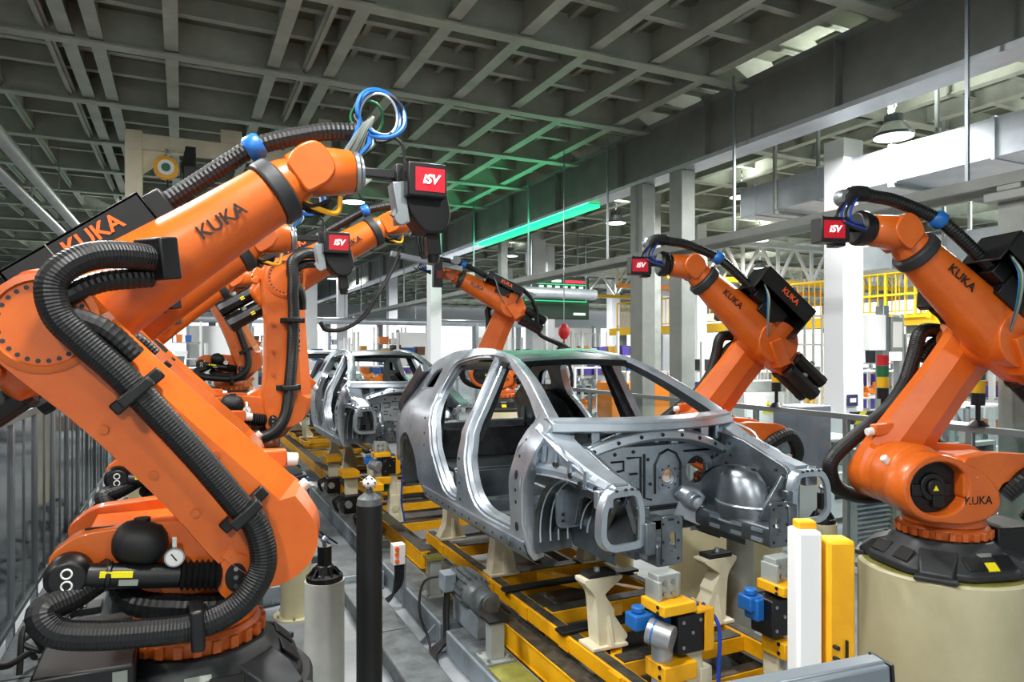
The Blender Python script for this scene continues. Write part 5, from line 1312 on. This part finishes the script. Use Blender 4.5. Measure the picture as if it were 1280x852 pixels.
for k, (x, y) in enumerate(((7.3, 5.55), (8.1, 5.45), (8.9, 5.35), (9.9, 5.2))): louvre(x, y, .72, 1.12, ('louvred grey machine panel, nearest the grey blue cabinet', 'second louvred machine panel from the grey blue cabinet', 'third louvred machine panel from the grey blue cabinet', 'louvred machine panel behind the robot at the right edge')[k])
t = thing('barrier_bar', 'yellow and black striped barrier bar behind the clear fence', 'barrier', (8.2, 6.15, 1.36))
MB().box((0, 0, .08), (1.0, .05, .16)).build('barrier_plate', BLACK, t)
for k in range(4): MB().prism([(-.48 + .25 * k, .0), (-.36 + .25 * k, .0), (-.24 + .25 * k, .16), (-.36 + .25 * k, .16)], XZ, -.027, -.0255).build('yellow_stripe', SIGNY, t)
for x in (-.4, .4): MB().bb(x - .03, x + .03, -.02, .02, -1.36, 0).build('barrier_post', GREYP, t)
# pale machine frames: rails with posts (roller tables)
def roller_table(x, y, L, label, n=3):
    t = thing('roller_table', label, 'roller table', (x, y, 0))
    for k in range(n):
        z = .45 + .33 * k
        for yy in (-.3, .3): MB().bar((0, yy, z), (L, yy, z), .06, .07).build('table_rail', WHITE_C, t)
        for q in range(int(L / .22)): MB().cyl((.1 + q * .22, -.27, z), (.1 + q * .22, .27, z), .028, n=10).build('roller', SILVER, t)
    for q in range(int(L / 1.2) + 1):
        for yy in (-.3, .3): MB().bb(q * 1.2 - .03 if q else 0, q * 1.2 + .03, yy - .03, yy + .03, 0, .45 + .33 * n).build('table_post', WHITE_C, t)
    return t
roller_table(7.6, 4.4, 3.6, 'white multi-tier roller table behind the right robot')
roller_table(6.9, 7.6, 2.2, 'white multi-tier roller table behind the second right robot', 2)
roller_table(7.2, 12.6, 2.8, 'white multi-tier roller table seen through the car windows', 2)
roller_table(11.5, 5.0, 6, 'far white multi-tier roller table at the right picture edge')
# dark machine and white teach box at right
t = thing('machine_housing', 'black machine housing behind the lower arm of the robot at the right edge', 'machine', (8.0, 3.7, 0)); MB().bb(-.45, .5, -.2, .25, .0, 1.72).build('machine_body', BLACK, t, .02); MB().bb(-.3, .35, -.215, -.2, 1.1, 1.6).build('machine_window', mat('dark window', '#20262c', .15), t)
def pole_box(x, y, label, z=1.9):
    t = thing('control_box', label, 'control box', (x, y, 0)); MB().bb(-.07, .07, -.07, .07, 0, 3.0).build('box_pole', ALU, t, .01); MB().bb(-.45, -.07, -.12, .12, z, z + .55).build('box_body', WHITE, t, .012); MB().bb(.08, .36, -.1, .1, z - .02, z + .53).build('box_body', LABELG, t, .012); MB().bb(.11, .33, -.105, -.1, z + .05, z + .45).build('panel_screen', LABELW, t)
    return t
pole_box(9.9, 7.35, 'white control box on a pole to the right of the white column', 2.3)
pole_box(12.6, 9.0, 'white control box on a pole behind the forearm of the robot at the right edge', 2.1)
# catwalk with yellow railing
cx_ = 14.5
t = thing('catwalk_platform', 'raised steel catwalk platform carrying the yellow railings at right', 'catwalk', (cx_, 6, 2.92))
MB().bb(0, 2.2, 0, 16, 0, .14).build('deck', GREYP, t, .01); MB().bb(-.02, 0, 0, 16, -.06, .20).build('edge_beam', CATY, t); 
for q in range(5): MB().bb(.3, .5, .4 + q * 3.8, .6 + q * 3.8, -2.92, 0).build('support_leg', GREYP, t)
for k in range(8):
    y0 = 6.1 + k * 1.95
    t = thing('yellow_railing', 'yellow barred railing section on the raised catwalk', 'railing', (cx_ + .05, y0, 3.07), 0, 'yellow railing sections on the catwalk')
    MB().tube(spline([(0, .0, 0), (0, .0, .86), (0, .05, .94), (0, .12, .96), (0, 1.7, .96), (0, 1.77, .94), (0, 1.82, .86), (0, 1.82, 0)], 5), .028, 8).build('railing_frame', CATY, t); MB().bar((0, 0, .12), (0, 1.82, .12), .03, .03).build('bottom_bar', CATY, t)
    for q in range(9): MB().bar((0, .2 + q * .18, .12), (0, .2 + q * .18, .95), .02, .02).build('railing_bar', CATY, t)
o = MB().bb(-.02, .0, -.22, .22, -.28, .28).build('notice_sign', LABELW, None, loc=(cx_ + .0, 14.6, 3.5)); tag(o, 'white notice plate on the yellow railing', 'sign')
t = thing('yellow_cage', 'tall yellow guard cage on the catwalk, seen beside the robot at the right edge', 'guard cage', (cx_ - .1, 9.6, 3.0))
for y in (0, 1.0, 2.0): MB().bar((0, y, 0), (0, y, 1.55), .06, .06).build('cage_post', SIGNY, t)
for z in (.05, .55, 1.05, 1.52): MB().bar((0, 0, z), (0, 2, z), .045, .05).build('cage_rail', SIGNY, t)
for q in range(9): MB().bar((0, .1 + q * .22, .05), (0, .1 + q * .22, 1.05), .02, .02).build('cage_bar', SIGNY, t)
# lattice girders of the neighbouring bay
def lattice(label, x0, x1, y, z0, z1, m, m2):
    t = thing('lattice_girder', label, 'girder', (x0, y, z0)); L = x1 - x0; h = z1 - z0
    MB().bar((0, 0, 0), (L, 0, 0), .18, .14).build('bottom_chord', m2, t); MB().bar((0, 0, h), (L, 0, h), .16, .14).build('top_chord', m, t)
    n = int(L / 1.5)
    for k in (.2, .8): MB().bar((L * k, 0, h), (L * k, 0, ZC + .2 - z0), .05, .05).build('girder_hanger', m, t)
    for k in range(n):
        MB().bar((k * L / n, 0, 0), ((k + .5) * L / n, 0, h), .08, .08).build('lattice_bar', m, t); MB().bar(((k + .5) * L / n, 0, h), ((k + 1) * L / n, 0, 0), .08, .08).build('lattice_bar', m, t)
        MB().bar((k * L / n, 0, 0), (k * L / n, 0, h), .09, .09).build('lattice_post', m, t)
lattice('white lattice girder high in the next bay, nearest of three', 13.2, 27, 17.0, 4.55, 5.75, WHITE, CATY)
lattice('middle white lattice girder high in the next bay', 14.5, 30, 21.5, 4.7, 5.75, CREAM, ORANGEB)
lattice('farthest white lattice girder high in the next bay', 15, 34, 27, 4.8, 5.75, WHITE, CATY)
# ================================================================== storage racks and parts far behind
rr = random.Random(11)
BINM = [mat('bin blue', '#2f5fa8', .5), mat('bin white', '#e4e8ea', .5), mat('bin ochre', '#c79a3a', .5), mat('bin grey', '#70787c', .5), PURPLE, mat('bin brown', '#7a5a44', .6), mat('bin black', '#26292c', .5), mat('bin orange', '#d8742c', .5)]
def rack(x, y, w, levels, label, z1=2.6, rz=0):
    t = thing('storage_rack', label, 'rack', (x, y, 0), rz)
    for sx in (-w / 2, 0, w / 2):
        for sy_ in (-.3, .3): MB().bb(sx - .035, sx + .035, sy_ - .035, sy_ + .035, 0, z1).build('upright', WHITE, t)
    for k in range(levels):
        z = .35 + k * (z1 - .5) / levels
        MB().bb(-w / 2, w / 2, -.34, .34, z - .03, z).build('rack_shelf', WHITE if k % 2 else LABELG, t)
        xx = -w / 2 + .1
        while xx < w / 2 - .35:
            bw = rr.choice((.22, .3, .42)); bh = rr.uniform(.18, .36)
            if rr.random() < .86:
                cosr, sinr = math.cos(rz), math.sin(rz); lx, ly = xx + bw / 2, rr.uniform(-.05, .05)
                m = rr.choice(BINM)
                o = MB().prism([(-bw * .42, 0), (bw * .42, 0), (bw * .48, bh), (-bw * .48, bh)], XZ, -.2, .2).build('parts_bin', m, None, loc=(x + lx * cosr - ly * sinr, y + lx * sinr + ly * cosr, z + .002)); o.rotation_euler = (0, 0, rz)
                tag(o, 'small parts bin on a shelf of the storage racks far behind the line', 'bin', 'parts bins on the far storage racks')
            xx += bw + .06
    return t
ri = 0
names = ['first', 'second', 'third', 'fourth', 'fifth', 'sixth', 'seventh', 'eighth', 'ninth', 'tenth', 'eleventh', 'twelfth', 'thirteenth']
for x, y, w in ((.6, 20.5, 2.4), (3.4, 21.5, 2.4), (6.4, 22.5, 2.6), (-2.6, 19.5, 2.4), (9.2, 19, 2.2), (12.3, 18.5, 2.6), (11.6, 12.4, 2.4), (14.4, 11.6, 2.4), (12.6, 7.0, 2.0), (15.2, 7.6, 2.2)):
    rack(x, y, w, 4, 'white storage rack with parts bins, %s one counted from the far left' % names[ri] if False else 'white storage rack full of bins standing ' + ('behind the rear car bodies', 'behind the second car roof', 'left of the distant robot', 'far left behind the fenced robots', 'behind the display board column', 'behind the two grey columns', 'behind the second right robot forearm', 'under the far end of the catwalk', 'right of the white column', 'under the near end of the catwalk')[ri], 2.5 + .2 * (ri % 3)); ri += 1
for x, y, w, lab in ((-3.6, 25, 2.4, 'deep in the hall at far left'), (-.6, 26.5, 2.4, 'deep in the hall under the slung cable'), (2.6, 30, 2.6, 'deep in the hall above the second car roof'), (5.6, 31.5, 2.6, 'deep in the hall left of the distant robot'), (8.6, 29, 2.4, 'deep in the hall right of the distant robot')):
    rack(x, y, w, 5, 'tall white storage rack full of bins ' + lab, 3.3)
# white partition panels, pipes, and tall frames in the deep background
for k, (x, y, w, h, lab) in enumerate(((-2.2, 24, 1.6, 3.0, 'left of the other panels, under the slung cable'), (1.2, 27.5, 2.0, 3.2, 'behind the roof of the second car'), (4.4, 27, 1.4, 3.1, 'directly left of the distant robot'), (8.1, 26, 1.2, 3.0, 'right of the distant robot'), (10.9, 24.5, 1.5, 3.2, 'below the display board'), (14.0, 24, 2, 3.2, 'between the two grey columns'))):
    t = thing('partition_panel', 'tall white partition panel far in the hall, ' + lab, 'partition', (x, y, 0)); MB().bb(-w / 2, w / 2, -.04, .04, .05, h).build('panel_board', WHITE, t, .006)
    for sx in (-w / 2, w / 2): MB().bb(sx - .05, sx + .05, -.06, .06, 0, h + .1).build('panel_post', ALU, t)
    MB().bb(-w / 2, w / 2, -.07, -.04, 1.1, 1.2).build('panel_stripe', GREYP, t)
for k in range(1, 2):
    y = (23, 28.5, 29.4)[k]; o = MB().cyl((-9, 0, 0), (9 + 4 * k, 0, 0), .14, n=14).build('service_pipe', DUCT, None, loc=(2, y, (3.15, 3.5, 3.4)[k])); tag(o, 'long silver service pipe crossing the far hall behind the car bodies', 'pipe')
    for q in range(6): MB().bar((-8 + q * 3, 0, .1), (-8 + q * 3, 0, 2.7), .03, .03).build('pipe_hanger', ALU, o)
for k in range(3):
    t = thing('white_pallet_cage', ('pale mesh cage nearest the orange cabinets', 'pale mesh cage beside the white column', 'pale mesh cage behind the display board post')[k], 'mesh cage', ((10.2, 9.6, 12.5)[k], (10.2, 8.4, 20.5)[k], 0))
    for q in range(7): MB().bb(-.6 + .2 * q - .015, -.6 + .2 * q + .015, -.015, .015, 0, 2.9).build('cage_bar', WHITE_C, t)
    for z in (.3, 1.0, 1.7, 2.4, 2.88): MB().bb(-.62, .62, -.02, .02, z - .015, z + .015).build('cage_rail', WHITE_C, t)
# machines with cables and parts (green, yellow, grey) at the far left side of the line
for k, (x, y) in enumerate(((1.15, 8.45), (1.0, 9.9), (1.05, 13.4))):
    t = thing('valve_terminal', ('green and blue valve terminal beside the upright-armed robot', 'green and blue valve terminal beside the second car', 'green and blue valve terminal beside the farthest car')[k], 'valve terminal', (x, y, .2))
    MB().bb(-.12, .12, -.1, .1, 0, .5).build('terminal_body', GREEN, t, .01); MB().bb(.12, .2, -.08, .08, .05, .62).build('terminal_column', BLUE, t, .008); MB().bb(-.2, .26, -.14, .14, .5, .53).build('terminal_plate', LABELG, t)
    for q in range(6): MB().tube(spline([(-.1 + .05 * q, -.1, .4), (-.14 + .06 * q, -.2, .2), (-.05 + .06 * q, -.25, .05), (.1 + .08 * q, -.2, -.16)], 5), .011, 7).build('air_hose', RUBBER if q % 2 else BLUECAB, t)
for k, (x, y) in enumerate(((2.05, 8.2), (2.0, 9.2), (2.05, 10.6), (3.9, 8.6))):
    t = thing('pusher_unit', ('yellow and black pusher unit at the front of the second skid', 'yellow and black pusher unit under the second car door', 'yellow and black pusher unit under the second car rear', 'yellow and black pusher unit on the far side of the second skid')[k], 'pusher', (x, y, .19))
    MB().bb(-.10, .08, -.14, .14, 0, .22).build('pusher_body', BLACK, t, .008); MB().bb(-.06, .10, -.05, .05, .22, .46).build('pusher_arm', CREAM, t, .008); MB().bb(-.12, .10, -.16, .16, .46, .54).build('pusher_clamp', YELLOW, t, .006); MB().cyl((-.05, -.2, .12), (-.05, .2, .12), .045, n=14).build('pusher_cylinder', SILVER, t)
    for q in range(3): MB().tube(spline([(-.1, -.1 + .08 * q, .2), (-.2, -.12 + .1 * q, .14), (-.16, -.05 + .06 * q, .02)], 5), .012, 7).build('air_hose', RUBBER, t)

# ---- more of the neighbouring work area: crates of parts, small machines, trolleys
rq = random.Random(5)
spots = ((8.4, 11.66), (10.9, 10.9), (12.6, 13.5), (10.8, 9.2), (13.2, 10.2), (12.9, 8.2), (9.3, 15.2), (7.3, 16.3), (5.6, 18.3), (4.9, 19.5), (1.2, 18.7), (-.9, 17.8))
wh = ('beside the orange cabinets', 'behind the white electrical cabinet', 'under the far part of the catwalk', 'right of the white column foot', 'under the middle of the catwalk', 'under the near part of the catwalk', 'behind the orange cabinets', 'behind the two grey columns', 'right of the distant robot', 'left of the distant robot', 'behind the third car body', 'far behind the upright-armed robot')
for k, (x, y) in enumerate(spots):
    t = thing('parts_trolley', 'white tiered trolley loaded with metal parts, ' + wh[k], 'trolley', (x, y, 0))
    for sx in (-.5, .5):
        for sy_ in (-.3, .3): MB().bb(sx - .025, sx + .025, sy_ - .025, sy_ + .025, .08, 1.9).build('trolley_post', WHITE, t)
    for sx in (-.45, .45):
        for sy_ in (-.25, .25): MB().cyl((sx, sy_ - .02, .06), (sx, sy_ + .02, .06), .06, n=12).build('castor', RUBBER, t)
    for z in (.2, .75, 1.3, 1.85):
        MB().bb(-.52, .52, -.32, .32, z, z + .03).build('trolley_tray', WHITE, t)
        if z < 1.8:
            g = MB()
            for q in range(16):
                a = rq.uniform(0, PI); c = (rq.uniform(-.38, .38), rq.uniform(-.2, .2), z + .06 + rq.uniform(0, .26))
                g.box(c, (rq.uniform(.06, .3), rq.uniform(.03, .12), rq.uniform(.03, .12)), Matrix.Rotation(a, 3, 'Z') @ Matrix.Rotation(rq.uniform(-.6, .6), 3, 'Y'))
            o = g.build('loose_parts', rq.choice((STEEL, CATY, BLACK, STEEL, WHITE_C, ORANGEB)), t); o['kind'] = 'stuff'
for k, (x, y, h) in enumerate(((9.2, 5.9, 1.3), (10.3, 6.3, 1.5), (8.0, 6.76, 1.1), (9.6, 3.3, 1.2), (11.0, 3.3, 1.45))):
    t = thing('process_machine', ('low white machine with glazed hood between the barrier and the white column', 'white machine with glazed hood right of the white column', 'white machine with glazed hood behind the grey blue cabinet', 'white machine with glazed hood behind the robot at the right edge', 'second white machine with glazed hood behind the robot at the right edge')[k], 'machine', (x, y, 0))
    MB().bb(-.42, .42, -.28, .28, .08, h * .62).build('machine_base', WHITE, t, .01); MB().bb(-.40, .40, -.26, .26, h * .62, h).build('glazed_hood', PANEL_R, t)
    for sx in (-.41, .41):
        for sy_ in (-.27, .27): MB().bb(sx - .02, sx + .02, sy_ - .02, sy_ + .02, 0, h + .02).build('machine_post', ALU, t)
    MB().bb(-.43, .43, -.29, .29, h, h + .03).build('hood_roof', WHITE, t); MB().bb(-.2, .1, -.285, -.28, h * .3, h * .5).build('service_panel', BLACK, t); MB().bb(.18, .30, -.29, -.28, h * .34, h * .46).build('operator_panel', BLUE, t)
# ================================================================== light
w = bpy.data.worlds.new('world'); SC.world = w; w.use_nodes = True
w.node_tree.nodes['Background'].inputs['Color'].default_value = (.93, .97, 1, 1); w.node_tree.nodes['Background'].inputs['Strength'].default_value = 4.6
lamp(8.3, 6.0, 5.05, 'bright dome lamp in front of the galvanised duct at upper right', 1000, up=.35)
lamp(9.4, 14.0, 5.35, 'small dome lamp between the steel columns and the green light strip', 520)
lamp(10.4, 22.0, 5.6, 'small dome lamp above the green display board', 420)
G = 'dome lamps added to light the hall overhead and behind the cell'
for x, yy, p in ((-5.5, 4.2, 600), (-5.5, 13, 500), (2.0, -1.8, 300), (-2.0, -1.4, 700), (.3, 2.3, 600), (-1.3, 5.6, 620), (3.3, 14.8, 420), (14, 7, 900), (15, 15, 900), (20, 10, 900), (20, 20, 900), (10.8, 3.0, 700), (10.4, 10.9, 800), (12.4, 5.8, 700)):  # extra lamps, added to light the cell and brighten the area behind
    lamp(x, yy, 5.45, 'dome lamp added to light the hall, with a grey reflector shade, hanging over the work area', p, G)
lamp(2.4, 6.0, 5.72, 'dome lamp added just above the picture edge to light the front car', 560)  # extra lamp, added out of view for the front car
for x, yy in ((3.5, 24), (-1, 20), (6, 31), (0, 34), (12, 31), (17, 28), (-4, 28)):
    lamp(x, yy, 5.45, 'far dome lamp hanging deep in the hall', 1000, 'far dome lamps deep in the hall')
SC.view_settings.view_transform = 'Standard'; SC.view_settings.look = 'None'; SC.view_settings.gamma = 1; SC.view_settings.use_curve_mapping = False
SC.view_settings.exposure = -1.38
SC.cycles.use_denoising = True; SC.cycles.max_bounces = 8; SC.cycles.diffuse_bounces = 4; SC.cycles.glossy_bounces = 4; SC.cycles.transparent_max_bounces = 12; SC.cycles.transmission_bounces = 4
SC.cycles.caustics_reflective = False; SC.cycles.caustics_refractive = False; SC.cycles.sample_clamp_indirect = 6
